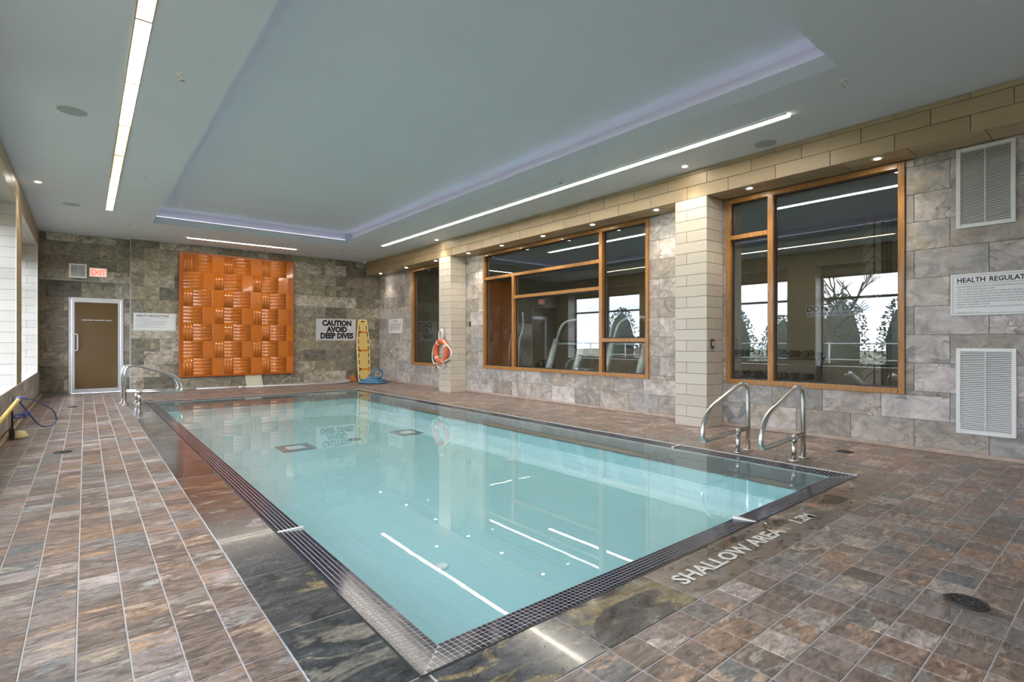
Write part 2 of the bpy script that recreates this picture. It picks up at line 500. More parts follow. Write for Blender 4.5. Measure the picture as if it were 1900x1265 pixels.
# ------------------------------------------------------------------ mesh helpers
class MB:
    def __init__(self):
        self.v = []
        self.f = []
        self.s = []

    def _q(self, base, quads, smooth=False):
        for q in quads:
            self.f.append(tuple(base + i for i in q))
            self.s.append(smooth)

    def box(self, x0, x1, y0, y1, z0, z1):
        b = len(self.v)
        self.v += [(x0, y0, z0), (x1, y0, z0), (x1, y1, z0), (x0, y1, z0), (x0, y0, z1), (x1, y0, z1), (x1, y1, z1), (x0, y1, z1)]
        self._q(b, [(0, 3, 2, 1), (4, 5, 6, 7), (0, 1, 5, 4), (1, 2, 6, 5), (2, 3, 7, 6), (3, 0, 4, 7)])
        return self

    def bbox(self, x0, x1, y0, y1, z0, z1, c=0.005):
        """box with chamfered edges"""
        b = len(self.v)
        c = min(c, abs(x1 - x0) * .45, abs(y1 - y0) * .45, abs(z1 - z0) * .45)
        X = (x0, x1); Y = (y0, y1); Z = (z0, z1)
        idx = {}
        for i in (0, 1):
            for j in (0, 1):
                for k in (0, 1):
                    sx = c if i == 0 else -c
                    sy = c if j == 0 else -c
                    sz = c if k == 0 else -c
                    for ax in range(3):
                        p = [X[i] + sx, Y[j] + sy, Z[k] + sz]
                        p[ax] = (X[i], Y[j], Z[k])[ax]
                        idx[(i, j, k, ax)] = len(self.v)
                        self.v.append(tuple(p))
        F = []
        for ax in range(3):
            o = [a for a in range(3) if a != ax]
            for s in (0, 1):
                loop = []
                for a, bb in ((0, 0), (1, 0), (1, 1), (0, 1)):
                    key = [0, 0, 0]
                    key[ax] = s; key[o[0]] = a; key[o[1]] = bb
                    loop.append(idx[(*key, ax)])
                F.append(loop)
        for ax in range(3):          # edges along axis ax
            o = [a for a in range(3) if a != ax]
            for a in (0, 1):
                for bb in (0, 1):
                    k0 = [0, 0, 0]; k1 = [0, 0, 0]
                    k0[ax] = 0; k1[ax] = 1
                    for k in (k0, k1):
                        k[o[0]] = a; k[o[1]] = bb
                    F.append([idx[(*k0, o[0])], idx[(*k1, o[0])], idx[(*k1, o[1])], idx[(*k0, o[1])]])
        for i in (0, 1):
            for j in (0, 1):
                for k in (0, 1):
                    F.append([idx[(i, j, k, 0)], idx[(i, j, k, 1)], idx[(i, j, k, 2)]])
        cx = Vector(((x0 + x1) / 2, (y0 + y1) / 2, (z0 + z1) / 2))
        for loop in F:
            p = [Vector(self.v[q]) for q in loop]
            n = (p[1] - p[0]).cross(p[2] - p[0])
            ctr = sum(p, Vector()) / len(p)
            if n.dot(ctr - cx) < 0:
                loop = loop[::-1]
            self.f.append(tuple(loop)); self.s.append(False)
        return self

    def tube(self, pts, r, n=10, closed=False, caps=True):
        pts = [Vector(p) for p in pts]
        m = len(pts)
        rs = r if isinstance(r, (list, tuple)) else [r] * m
        b = len(self.v)
        prev = None
        for i, p in enumerate(pts):
            if closed:
                d = pts[(i + 1) % m] - pts[i - 1]
            else:
                d = pts[min(i + 1, m - 1)] - pts[max(i - 1, 0)]
            d = d.normalized() if d.length > 1e-9 else Vector((0, 0, 1))
            if prev is None:
                a = Vector((0, 0, 1)) if abs(d.z) < 0.9 else Vector((1, 0, 0))
                prev = d.cross(a).normalized()
            prev = (prev - d * prev.dot(d)).normalized()
            w = d.cross(prev)
            for k in range(n):
                t = 2 * math.pi * k / n
                self.v.append(tuple(p + (prev * math.cos(t) + w * math.sin(t)) * rs[i]))
        for i in range(m if closed else m - 1):
            i2 = (i + 1) % m
            for k in range(n):
                k2 = (k + 1) % n
                self.f.append((b + i * n + k, b + i * n + k2, b + i2 * n + k2, b + i2 * n + k))
                self.s.append(True)
        if caps and not closed:
            self.f.append(tuple(b + k for k in range(n))[::-1]); self.s.append(False)
            self.f.append(tuple(b + (m - 1) * n + k for k in range(n))); self.s.append(False)
        return self

    def lathe(self, prof, c=(0, 0, 0), n=20, axis=None):
        """profile of (r, h) about an axis through c"""
        ax = Vector(axis or (0, 0, 1)).normalized()
        a = Vector((1, 0, 0)) if abs(ax.x) < 0.9 else Vector((0, 1, 0))
        u = ax.cross(a).normalized(); w = ax.cross(u)
        c = Vector(c); b = len(self.v); m = len(prof)
        for r, h in prof:
            for k in range(n):
                t = 2 * math.pi * k / n
                self.v.append(tuple(c + ax * h + (u * math.cos(t) + w * math.sin(t)) * r))
        for i in range(m - 1):
            for k in range(n):
                k2 = (k + 1) % n
                self.f.append((b + i * n + k, b + i * n + k2, b + (i + 1) * n + k2, b + (i + 1) * n + k)); self.s.append(True)
        self.f.append(tuple(b + k for k in range(n))[::-1]); self.s.append(False)
        self.f.append(tuple(b + (m - 1) * n + k for k in range(n))); self.s.append(False)
        return self

    def prism(self, poly, z0, z1):
        b = len(self.v); n = len(poly)
        self.v += [(x, y, z0) for x, y in poly] + [(x, y, z1) for x, y in poly]
        self.f.append(tuple(b + i for i in range(n))[::-1]); self.s.append(False)
        self.f.append(tuple(b + n + i for i in range(n))); self.s.append(False)
        for i in range(n):
            j = (i + 1) % n
            self.f.append((b + i, b + j, b + n + j, b + n + i)); self.s.append(False)
        return self

    def mesh(self, name):
        me = bpy.data.meshes.new(name)
        me.from_pydata(self.v, [], self.f)
        me.polygons.foreach_set('use_smooth', self.s)
        me.update()
        return me

    def build(self, name, mat, parent=None, loc=None):
        me = self.mesh(name)
        me.materials.append(mat)
        return link(name, me, parent, loc)


def link(name, me, parent=None, loc=None):
    o = bpy.data.objects.new(name, me)
    col.objects.link(o)
    if parent is not None:
        o.parent = parent
    if loc is not None:
        o.location = loc
    return o


def tag(o, label=None, cat=None, group=None, kind=None):
    if label: o['label'] = label
    if cat: o['category'] = cat
    if group: o['group'] = group
    if kind: o['kind'] = kind
    return o


def empty(name, loc=(0, 0, 0), rz=0.0):
    o = bpy.data.objects.new(name, None)
    o.empty_display_size = 0.1
    col.objects.link(o)
    o.location = loc
    o.rotation_euler = (0, 0, rz)
    return o


def copy_tree(o, parent=None):
    c = o.copy()
    col.objects.link(c)
    c.parent = parent
    for ch in list(o.children):
        copy_tree(ch, c)
    return c


def struct(name, mb, mat, label=None, cat=None):
    o = mb.build(name, mat)
    return tag(o, label, cat, kind='structure')


class Fr:
    """a plane frame: origin, u, v, n (u x v = n)"""
    def __init__(self, O, U, V, N):
        self.O = Vector(O); self.U = Vector(U); self.V = Vector(V); self.N = Vector(N)

    def mat(self, u, v, w=0.0, tilt=0.0):
        p = self.O + self.U * u + self.V * v + self.N * w
        m = Matrix((self.U, self.V, self.N)).transposed().to_4x4()
        m.translation = p
        if tilt:
            m = m @ Matrix.Rotation(tilt * random.uniform(-1, 1), 4, 'X') @ Matrix.Rotation(tilt * random.uniform(-1, 1), 4, 'Y')
        return m


F_BACK = lambda y: Fr((0, y, 0), (1, 0, 0), (0, 0, 1), (0, -1, 0))
F_RIGHT = lambda x: Fr((x, 0, 0), (0, -1, 0), (0, 0, 1), (-1, 0, 0))      # u = -Y
F_LEFT = lambda x: Fr((x, 0, 0), (0, 1, 0), (0, 0, 1), (1, 0, 0))
F_FRONT = lambda y: Fr((0, y, 0), (-1, 0, 0), (0, 0, 1), (0, 1, 0))
F_FLOOR = lambda z: Fr((0, 0, z), (1, 0, 0), (0, 1, 0), (0, 0, 1))
F_CEIL = lambda z: Fr((0, 0, z), (1, 0, 0), (0, -1, 0), (0, 0, -1))       # v = -Y

TILE_CACHE = {}


def tile_mesh(w, h, th, mat, ch=0.002):
    key = (round(w, 3), round(h, 3), round(th, 4), mat.name, ch)
    if key in TILE_CACHE:
        return TILE_CACHE[key]
    a, b = w / 2, h / 2
    c = min(ch, a * .4, b * .4)
    v = [(-a, -b, 0), (a, -b, 0), (a, b, 0), (-a, b, 0),
         (-a, -b, th - c), (a, -b, th - c), (a, b, th - c), (-a, b, th - c),
         (-a + c, -b + c, th), (a - c, -b + c, th), (a - c, b - c, th), (-a + c, b - c, th)]
    f = [(8, 9, 10, 11)]
    for i in range(4):
        j = (i + 1) % 4
        f += [(i, j, 4 + j, 4 + i), (4 + i, 4 + j, 8 + j, 8 + i)]
    me = bpy.data.meshes.new('tile')
    me.from_pydata(v, [], f)
    me.materials.append(mat)
    me.update()
    TILE_CACHE[key] = me
    return me


def put_tile(parent, name, fr, u0, u1, v0, v1, th, mat, gap=0.004, jit=0.0006, tilt=0.0012):
    w, h = u1 - u0 - gap, v1 - v0 - gap
    if w < 0.012 or h < 0.012:
        return None
    o = link(name, tile_mesh(w, h, th, mat), parent)
    o.matrix_local = fr.mat((u0 + u1) / 2, (v0 + v1) / 2, random.uniform(0, jit), tilt)
    return o


def subtract(r, holes):
    out = [r]
    for h in holes:
        nxt = []
        for (a, b, c, d) in out:
            e, f, g, k = h
            if b <= e or a >= f or d <= g or c >= k:
                nxt.append((a, b, c, d)); continue
            if c < g: nxt.append((a, b, c, g))
            if d > k: nxt.append((a, b, k, d))
            c2, d2 = max(c, g), min(d, k)
            if a < e: nxt.append((a, e, c2, d2))
            if b > f: nxt.append((f, b, c2, d2))
        out = nxt
    return out


def bond(parent, name, fr, u0, u1, rows, length, mat, th, holes=(), origin=0.0, gap=0.004, shift=0.5, alt=0):
    """running-bond courses; rows = list of v boundaries"""
    for i in range(len(rows) - 1):
        s = origin + (length * shift if (i + alt) % 2 else 0.0)
        k0 = math.floor((u0 - s) / length)
        u = s + k0 * length
        while u < u1 - 1e-6:
            a, b = max(u, u0), min(u + length, u1)
            if b - a > 0.015:
                for (p, q, r_, t_) in subtract((a, b, rows[i], rows[i + 1]), holes):
                    put_tile(parent, name, fr, p, q, r_, t_, th, mat, gap)
            u += length


def rows_from(z0, z1, start, pitch):
    r = [z0]
    z = start
    while z < z1 - 0.02:
        if z > z0 + 0.02:
            r.append(z)
        z += pitch
    r.append(z1)
    return r


def text(body, size, mat, fr_m, parent, name='lettering', extrude=0.0008, align='LEFT', sx=1.0, sp=1.0, bold=0.0, line=1.0):
    cu = bpy.data.curves.new('txt', 'FONT')
    cu.body = body
    cu.size = size
    cu.extrude = extrude
    cu.align_x = align
    cu.space_character = sp
    cu.space_line = line
    cu.offset = bold
    cu.resolution_u = 2
    t = bpy.data.objects.new('txt', cu)
    col.objects.link(t)
    dg = bpy.context.evaluated_depsgraph_get()
    me = bpy.data.meshes.new_from_object(t.evaluated_get(dg))
    bpy.data.objects.remove(t)
    bpy.data.curves.remove(cu)
    me.materials.clear()
    me.materials.append(mat)
    for v in me.vertices:
        v.co.x *= sx
    o = link(name, me, parent)
    o.matrix_local = fr_m
    return o


def arc(c, r, a0, a1, n, plane='xz'):
    out = []
    for i in range(n + 1):
        a = R(a0 + (a1 - a0) * i / n)
        p = (c[0] + r * math.cos(a), c[1] + r * math.sin(a))
        out.append(p)
    return out


def rounded(pts, rad, n=6):
    """polyline with rounded corners (3-D)"""
    pts = [Vector(p) for p in pts]
    out = [pts[0]]
    for i in range(1, len(pts) - 1):
        a, b, c = pts[i - 1], pts[i], pts[i + 1]
        r = rad[i] if isinstance(rad, (list, tuple)) else rad
        d1 = (a - b); d2 = (c - b)
        k1 = min(r, d1.length * .49); k2 = min(r, d2.length * .49)
        p1 = b + d1.normalized() * k1; p2 = b + d2.normalized() * k2
        for j in range(n + 1):
            t = j / n
            out.append(p1 * (1 - t) ** 2 + b * 2 * t * (1 - t) + p2 * t * t)
    out.append(pts[-1])
    return out


def proj(p):
    """pixel of a world point in the 1900 x 1265 frame (only used to rank which deck tiles show largest)"""
    s, c = math.sin(YAW), math.cos(YAW)
    d = p[0] * s + p[1] * c
    if d < 0.05:
        return None
    return 950 + 967 * (p[0] * c - p[1] * s) / d, 634 - 967 * (p[2] - CAM_H) / d, d

# ================================================================== STRUCTURE
# ---- deck slab (grout) with the pool opening
mb = MB()
TH = 0.010
g0 = -TH + 0.0082
for (x0, x1, y0, y1) in ((-1.3, PX0, YF - .1, YD + .1), (PX1, XW + .1, YF - .1, YD + .1), (PX0, PX1, YF - .1, PY0), (PX0, PX1, PY1, YD + .1)):
    mb.box(x0, x1, y0, y1, -0.2, g0)
floor = struct('floor', mb, M['grout_deck'], 'slate tiled pool deck in browns and greys', 'floor')
fr = F_FLOOR(-TH)
fr0 = F_FLOOR(g0 - 0.006)

BW = 0.310
bx0, bx1, by0, by1 = PX0 - BW, PX1 + BW, PY0 - BW, PY1 + BW
# border stones: long along the pool edge
def border_run(a0, a1, start, fixed0, fixed1, along, mat_of):
    b = [a0]
    x = start
    while x < a1 - 0.1:
        if x > a0 + 0.05: b.append(x)
        x += 0.602
    b.append(a1)
    for i in range(len(b) - 1):
        m = mat_of((b[i] + b[i + 1]) / 2)
        if along == 'x':
            put_tile(floor, 'border_stone', fr, b[i], b[i + 1], fixed0, fixed1, TH, m, 0.005, tilt=0)
        else:
            put_tile(floor, 'border_stone', fr, fixed0, fixed1, b[i], b[i + 1], TH, m, 0.005, tilt=0)

wetm = lambda y: M['border_wet']
border_run(PY0, PY1, 2.178, bx0, PX0, 'y', wetm)
border_run(bx0, bx1, 0.92, by0, PY0, 'x', lambda x: M['border_wet'] if x < 2.1 else M['border_dry'])
border_run(PY0, PY1, 1.9, PX1, bx1, 'y', lambda y: M['border_dry'])
border_run(bx0, bx1, 0.92, PY1, by1, 'x', lambda x: M['border_dry'])

# deck tiles
P = 0.1535
tiles = []
x0g = 2.277 - P * 25
nx = int((XW - x0g) / P) + 2
y0g = by0 - P * 30
ny = int((YD - y0g) / P) + 2
for i in range(nx):
    for j in range(ny):
        a, b = x0g + i * P, x0g + (i + 1) * P
        c, d = y0g + j * P, y0g + (j + 1) * P
        a, b, c, d = max(a, XL), min(b, XW - 0.002), max(c, YF), min(d, YD)
        if b - a < .02 or d - c < .02:
            continue
        for r_ in subtract((a, b, c, d), [(bx0, bx1, by0, by1), (0.80, XW + .1, YB, YD + 1)]):
            if r_[1] - r_[0] > .012 and r_[3] - r_[2] > .012:
                tiles.append(r_)

def pix_area(r_):
    pts = [proj((x, y, 0)) for x, y in ((r_[0], r_[2]), (r_[1], r_[2]), (r_[1], r_[3]), (r_[0], r_[3]))]
    if any(p is None for p in pts):
        return 0
    if not any(-5 < p[0] < 1905 and -5 < p[1] < 1270 for p in pts):
        return 0
    A = 0
    for q in range(4):
        A += pts[q][0] * pts[(q + 1) % 4][1] - pts[(q + 1) % 4][0] * pts[q][1]
    cx = min(max(sum(p[0] for p in pts) / 4, 0), 1900)
    return abs(A) / 2

tiles.sort(key=pix_area, reverse=True)
for r_ in tiles[:300]:
    put_tile(floor, 'deck_tile', fr, *r_, TH, M['deck'], 0.005, 0.0008, 0.002)
vs, fs, rn = [], [], []
for (a, b, c, d) in tiles[300:]:
    g = 0.0025; ch = 0.002
    a += g; b -= g; c += g; d -= g
    z = random.uniform(0, 0.0008)
    k = len(vs)
    vs += [(a, c, -TH), (b, c, -TH), (b, d, -TH), (a, d, -TH),
           (a + ch, c + ch, z), (b - ch, c + ch, z), (b - ch, d - ch, z), (a + ch, d - ch, z)]
    fs += [(k + 4, k + 5, k + 6, k + 7)] + [(k + i, k + (i + 1) % 4, k + 4 + (i + 1) % 4, k + 4 + i) for i in range(4)]
    rn += [random.random()] * 5
me = bpy.data.meshes.new('deck_tile_field')
me.from_pydata(vs, [], fs)
at = me.attributes.new('rnd', 'FLOAT', 'FACE')
at.data.foreach_set('value', rn)
me.materials.append(M['deck_field'])
tag(link('deck_tile_field', me, floor), kind='stuff')

# ---- slate walls
ROWS = [0.045, 0.33, 0.628, 0.926, 1.224, 1.522, 1.82, 2.118, 2.416, 2.714, 3.012, 3.31, ZC]
WT = 0.012
# gym-side wall with its three windows: (y0, y1, z0, z1)
WIN = [(10.86, 12.56, 0.545, 3.085), (4.935, 9.308, 0.57, 3.085), (1.652, 3.668, 0.585, 3.085)]
mb = MB()
ys = [YF - .1, 1.652, 3.668, 4.935, 9.308, 10.86, 12.56, YB + .3]
wx0, wx1 = XW + WT - 0.004, XW + 0.16
for i in range(len(ys) - 1):
    w = [q for q in WIN if abs(q[0] - ys[i]) < 1e-6]
    if w:
        mb.box(wx0, wx1, ys[i], ys[i + 1], -0.05, w[0][2])
        mb.box(wx0, wx1, ys[i], ys[i + 1], w[0][3], ZC + .1)
    else:
        mb.box(wx0, wx1, ys[i], ys[i + 1], -0.05, ZC + .1)
wall_right = struct('wall_right', mb, M['grout_wall'], 'slate clad wall between pool and gym', 'wall')
frw = F_RIGHT(XW + WT)
rows_r = [r for r in ROWS if r < ZS - .02] + [ZS]
holes = [(-q[1], -q[0], q[2], q[3]) for q in WIN]
bond(wall_right, 'slate_tile', frw, -3.72, -YF, rows_r, 0.5935, M['slate_wall'], WT, holes, -1.575)
bond(wall_right, 'slate_tile', frw, -10.0, -4.20, rows_r, 0.5935, M['slate_wall'], WT, holes, -4.751)
bond(wall_right, 'slate_tile', frw, -YB, -10.5, rows_r, 0.5935, M['slate_wall'], WT, holes, -10.9)

# back wall
mb = MB()
mb.box(0.80, XW + .2, YB + WT - .004, YB + .3, -0.05, ZC + .1)
wall_back = struct('wall_back', mb, M['grout_wall'], 'mottled slate clad end wall behind the pool', 'wall')
bond(wall_back, 'slate_tile', F_BACK(YB + WT), 0.80, XW, ROWS, 0.5935, M['slate_back'], WT, [(XC + .01, XW + .1, ZS - .003, ZC)], 4.9, alt=1)
# door recess
mb = MB()
mb.box(-1.3, 0.80, YA + WT - .004, YD + .3, 2.485, ZC + .1)
mb.box(-1.3, -0.285, YD + WT - .004, YD + .2, -0.05, 2.485)
mb.box(0.686, 0.80, YD + WT - .004, YD + .2, -0.05, 2.485)
mb.box(-0.285, 0.686, YD + WT - .004, YD + .2, 2.132, 2.485)
wall_alcove = struct('wall_alcove', mb, M['grout_wall'], 'slate clad recess around the bronze glass door', 'wall')
bond(wall_alcove, 'slate_tile', F_BACK(YA + WT), XL, 0.80, [2.485] + [r for r in ROWS if r > 2.6], 0.5935, M['slate_back'], WT, [], 0.25)
bond(wall_alcove, 'slate_tile', F_BACK(YD + WT), XL, 0.80, [r for r in ROWS if r < 2.3] + [2.485], 0.5935, M['slate_back'], WT,
     [(-0.285, 0.686, -1, 2.132)], -0.36)
mb = MB(); mb.box(XL, 0.80, YA, YD + .05, 2.479, 2.485)
struct('trim_1', mb, M['alu'], 'thin metal edge under the lintel over the door', 'trim')
mb = MB(); mb.box(0.794, 0.800, YB - .003, YD, 0.0, ZC)
struct('trim_2', mb, M['alu'], 'thin metal corner edge beside the door recess', 'trim')
# side of the recess
mb = MB(); mb.box(0.80 - .002, 0.83, YB + .01, YD + .1, 0, ZC)
struct('trim_3', mb, M['grout_wall'], 'grey return of the door recess', 'trim')

# wall behind the camera
mb = MB(); mb.box(-1.3, XW + .2, YF - .2, YF, -0.05, ZC + .1)
wall_front = struct('wall_front', mb, M['white_paint'], 'plain wall at the shallow end of the pool', 'wall')

# ---- window wall (daylight side)
LC = [(0.90, 1.60), (5.40, 6.10), (10.09, 10.89)]        # columns
XO = -1.22
SILL = 0.540
BL = 3.125
WH = 2.86           # window heads
mb = MB()
mb.box(XO, XO + .088, YF - .1, 14.26, WH, BL)
mb.box(XO, XL - WT + .004, YF - .1, YD + .3, -0.05, SILL - .02)
mb.box(XO, XL - WT + .004, YF - .1, YD + .3, BL, ZC + .1)
mb.box(XO, XL - WT + .004, 14.24 + WT, YD + .3, SILL - .02, BL)
wall_left = struct('wall_left', mb, M['grout_cream'], 'window wall with low slate parapet and tan beam', 'wall')
frl = F_LEFT(XL - WT)
bond(wall_left, 'slate_tile', frl, YF, YD, [0.045, 0.33, SILL - .02], 0.5935, M['slate_wall'], WT, [], 0.2)
rb = rows_from(BL, ZC, BL + 0.165, 0.155)
bond(wall_left, 'plank_tile', frl, YF, YD, rb, 0.5925, M['plank'], WT, [], 0.3, 0.003)
bond(wall_left, 'plank_tile', F_LEFT(XL - WT), 14.24, YD, rows_from(SILL - .02, BL, SILL + .13, 0.149), 0.5925, M['plank'], WT, [], 14.24, 0.003)
bond(wall_left, 'pale_tile', F_BACK(14.24 + WT), XO + .06, XL, rows_from(SILL, BL, SILL + .149, 0.149), 0.5925, M['pale'], WT, [], -1.5, 0.003)
bond(wall_left, 'soffit_tile', F_CEIL(BL), XO + .06, XL, [-14.24 + .745 * k for k in range(20)], 0.16, M['pale'], 0.006, [(XO, XL, -b, -a) for a, b in LC], XO, 0.003)
bond(wall_left, 'header_plank', F_LEFT(XO + .084), YF, 14.24, [WH, WH + .135, BL], 0.5925, M['plank'], WT, [(a - .001, b + .001, 0, 9) for a, b in LC], 0.1, 0.003)
mb = MB()
mb.bbox(XO, XL + .006, YF, 14.245, SILL - .02, SILL, 0.004)
tag(mb.build('window_sill', M['stone_sill'], wall_left))
for k, (a, b) in enumerate(LC):
    mb = MB()
    mb.box(XO, XL - WT + .004, a + WT - .004, b - WT + .004, SILL - .02, BL)
    c = struct('column', mb, M['grout_cream'], ['cream tiled column at the shallow end of the window wall', 'cream tiled column in the middle of the window wall',
                                                'cream tiled column between the two windows by the door'][k], 'column')
    c['group'] = 'window wall columns'
    rw = rows_from(SILL, BL, SILL + .149, 0.149)
    bond(c, 'plank_tile', frl, a, b, rw, 0.5925, M['plank'], WT, [], a + .2, 0.003)
    bond(c, 'pale_tile', F_BACK(a + WT), XO + .06, XL, rw, 0.5925, M['pale'], WT, [], XL - .5925, 0.003, shift=0.0)
    bond(c, 'pale_tile', F_FRONT(b - WT), -XL, -XO - .06, rw, 0.5925, M['pale'], WT, [], -XL, 0.003, shift=0.0)
    mb = MB(); mb.box(XL - .006, XL + .003, a - .003, a + .004, SILL, BL)
    mb.build('edge_strip', M['white_metal'], c)
mb = MB(); mb.box(XL - .006, XL + .003, 14.24 - .003, 14.245, SILL, BL)
mb.build('edge_strip', M['white_metal'], wall_left)

# outside windows
def ext_window(name, y0, y1, x, z0, z1, bars, transom, label, face=1):
    root = tag(empty(name, (x, (y0 + y1) / 2, z0)), label, 'window', kind='structure')
    h = z1 - z0
    w = (y1 - y0) / 2
    fw = 0.035
    m_ = MB(); m_.box(-.04, .04, -w, w, 0, .06); m_.build('bottom_rail', M['black_metal'], root)
    m_ = MB(); m_.box(-.04, .04, -w, w, h - .06, h); m_.build('top_rail', M['black_metal'], root)
    ed = [-w] + [b - (y0 + y1) / 2 for b in bars] + [w]
    for e in ed:
        a_, b_ = max(e - fw, -w), min(e + fw, w)
        m_ = MB(); m_.box(-.038, .038, a_, b_, .06, h - .06); m_.build('mullion', M['black_metal'], root)
    tz = transom - z0
    for i in range(len(ed) - 1):
        a_, b_ = ed[i] + fw, ed[i + 1] - fw
        m_ = MB(); m_.box(-.035, .035, a_, b_, tz - .03, tz + .03); m_.build('transom', M['black_metal'], root)
        for (q0, q1) in ((.06, tz - .03), (tz + .03, h - .06)):
            m_ = MB(); m_.box(-.004, .004, a_, b_, q0, q1); m_.build('pane', M['ext_glass'], root)
    return root

ext_window('window_4', YF, 0.90, XO + .05, SILL, WH, [], 2.26, 'tall dark framed outside window at the shallow end')
ext_window('window_5', 1.60, 5.40, XO + .05, SILL, WH, [3.5], 2.26, 'wide dark framed outside window opposite the handrails')
ext_window('window_6', 6.10, 10.09, XO + .05, SILL, WH, [8.1], 2.26, 'wide dark framed outside window at mid pool')
ext_window('window_7', 10.89, 14.24, XO + .05, SILL, WH, [12.6], 2.26, 'dark framed outside window next to the door recess')

# ---- gym-side columns and beam
for k, (a, b) in enumerate(((3.72, 4.20), (10.0, 10.5))):
    mb = MB(); mb.box(XC + WT - .004, XW + .05, a + WT - .004, b - WT + .004, -.02, ZS + .02)
    c = struct('column', mb, M['grout_cream'], ['cream tiled column beside the wide two-light gym window', 'cream tiled column with the life ring hanging on it'][k], 'column')
    rw = rows_from(0.0, ZS, 0.126, 0.149)
    for i in range(len(rw) - 1):
        v0, v1 = rw[i], rw[i + 1]
        fx = F_RIGHT(XC + WT); fy = F_BACK(a + WT); fz = F_FRONT(b - WT)
        if i % 2:
            put_tile(c, 'cream_tile', fx, -b, -(a + .30), v0, v1, WT, M['cream'], .005)
            put_tile(c, 'cream_tile', fx, -(a + .30), -a, v0, v1, WT, M['cream'], .005)
            put_tile(c, 'cream_tile', fy, XC, XC + .20, v0, v1, WT, M['cream'], .005)
            put_tile(c, 'cream_tile', fy, XC + .20, XW, v0, v1, WT, M['cream'], .005)
        else:
            put_tile(c, 'cream_tile', fx, -b, -a, v0, v1, WT, M['cream'], .005)
            put_tile(c, 'cream_tile', fy, XC, XW, v0, v1, WT, M['cream'], .005)
        put_tile(c, 'cream_tile', fz, -XW, -XC, v0, v1, WT, M['cream'], .005)
mb = MB(); mb.box(XC + WT - .004, XW + .1, YF - .1, YB + .1, ZS + .008, ZC + .05)
beam = struct('beam', mb, M['grout_cream'], 'long tan wood-look tiled beam over the gym windows', 'beam')
bond(beam, 'plank_tile', F_RIGHT(XC + WT), -YB, -YF, [ZS, 3.267, 3.422, ZC], 0.5925, M['plank'], WT, [], -1.052, 0.005)
bond(beam, 'soffit_tile', F_CEIL(ZS + .012), XC, XW, [-YB + 0.5925 * k for k in range(28)], 0.155, M['plank'], .012,
     [(XC, XW, -4.2, -3.72), (XC, XW, -10.5, -10.0)], XC, 0.005)

# cove base along the walls
def baseboard(name, segs, label):
    mb = MB()
    for s in segs: mb.bbox(*s, 0.0, 0.045, 0.008)
    struct(name, mb, M['base'], label, 'baseboard')
M['base'] = m_plain('pinkish_cove_tile', (0.42, 0.33, 0.28), 0.45, var=0.2, scale=5)
M['base_tan'] = m_plain('tan_cove_tile', (0.40, 0.31, 0.20), 0.45, var=0.15, scale=5)
baseboard('baseboard_right', [(XW - .012, XW + .01, YF, 3.72), (XW - .012, XW + .01, 4.2, 10.0), (XW - .012, XW + .01, 10.5, YB)], 'low pinkish cove tile along the gym wall')
baseboard('baseboard_back', [(0.80, XW - .012, YB - .012, YB + .01)], 'low pinkish cove tile along the end wall')
mb = MB(); mb.bbox(XL - .005, XL + .05, YF, YD, 0, .045, .015)
struct('baseboard_left', mb, M['base_tan'], 'tan cove tile along the window wall', 'baseboard')

# ---- ceiling with its long recess
CX0, CX1, CY0, CY1 = 1.022, 4.92, 1.66, 12.36
TOPZ = 3.80
mb = MB()
X0, X1, Y0, Y1 = -1.3, XW + .2, YF - .2, YD + .3
LZ = ZC + .14
for (a, b, c, d) in ((X0, CX0, Y0, Y1), (CX1, X1, Y0, Y1), (CX0, CX1, Y0, CY0), (CX0, CX1, CY1, Y1)):
    mb.box(a, b, c, d, ZC, LZ)
ceiling = struct('ceiling', mb, M['paint'], 'pale grey painted ceiling with a long sunken tray', 'ceiling')
CV = 0.16
mb = MB()
mb.box(CX0 - CV - .03, CX1 + CV + .03, CY0 - CV - .03, CY1 + CV + .03, TOPZ, TOPZ + .05)
mb.box(CX0 - CV - .03, CX0 - CV, CY0 - CV, CY1 + CV, LZ - .001, TOPZ)
mb.box(CX1 + CV, CX1 + CV + .03, CY0 - CV, CY1 + CV, LZ - .001, TOPZ)
mb.box(CX0 - CV, CX1 + CV, CY0 - CV - .03, CY0 - CV, LZ - .001, TOPZ)
mb.box(CX0 - CV, CX1 + CV, CY1 + CV, CY1 + CV + .03, LZ - .001, TOPZ)
mb.build('ceiling_tray', M['paint'], ceiling)
cov = tag(empty('cove_light', ((CX0 + CX1) / 2, (CY0 + CY1) / 2, LZ)), 'violet white strip light hidden around the ceiling tray', 'light')
for (a, b, c, d) in ((CX0 - .10, CX0 - .075, CY0, CY1), (CX1 + .075, CX1 + .10, CY0, CY1), (CX0, CX1, CY0 - .10, CY0 - .075), (CX0, CX1, CY1 + .075, CY1 + .10)):
    mb = MB(); mb.box(a, b, c, d, LZ + .004, LZ + .024)
    o = mb.build('led_strip', M['led'], cov)
    o.location = -Vector(cov.location)

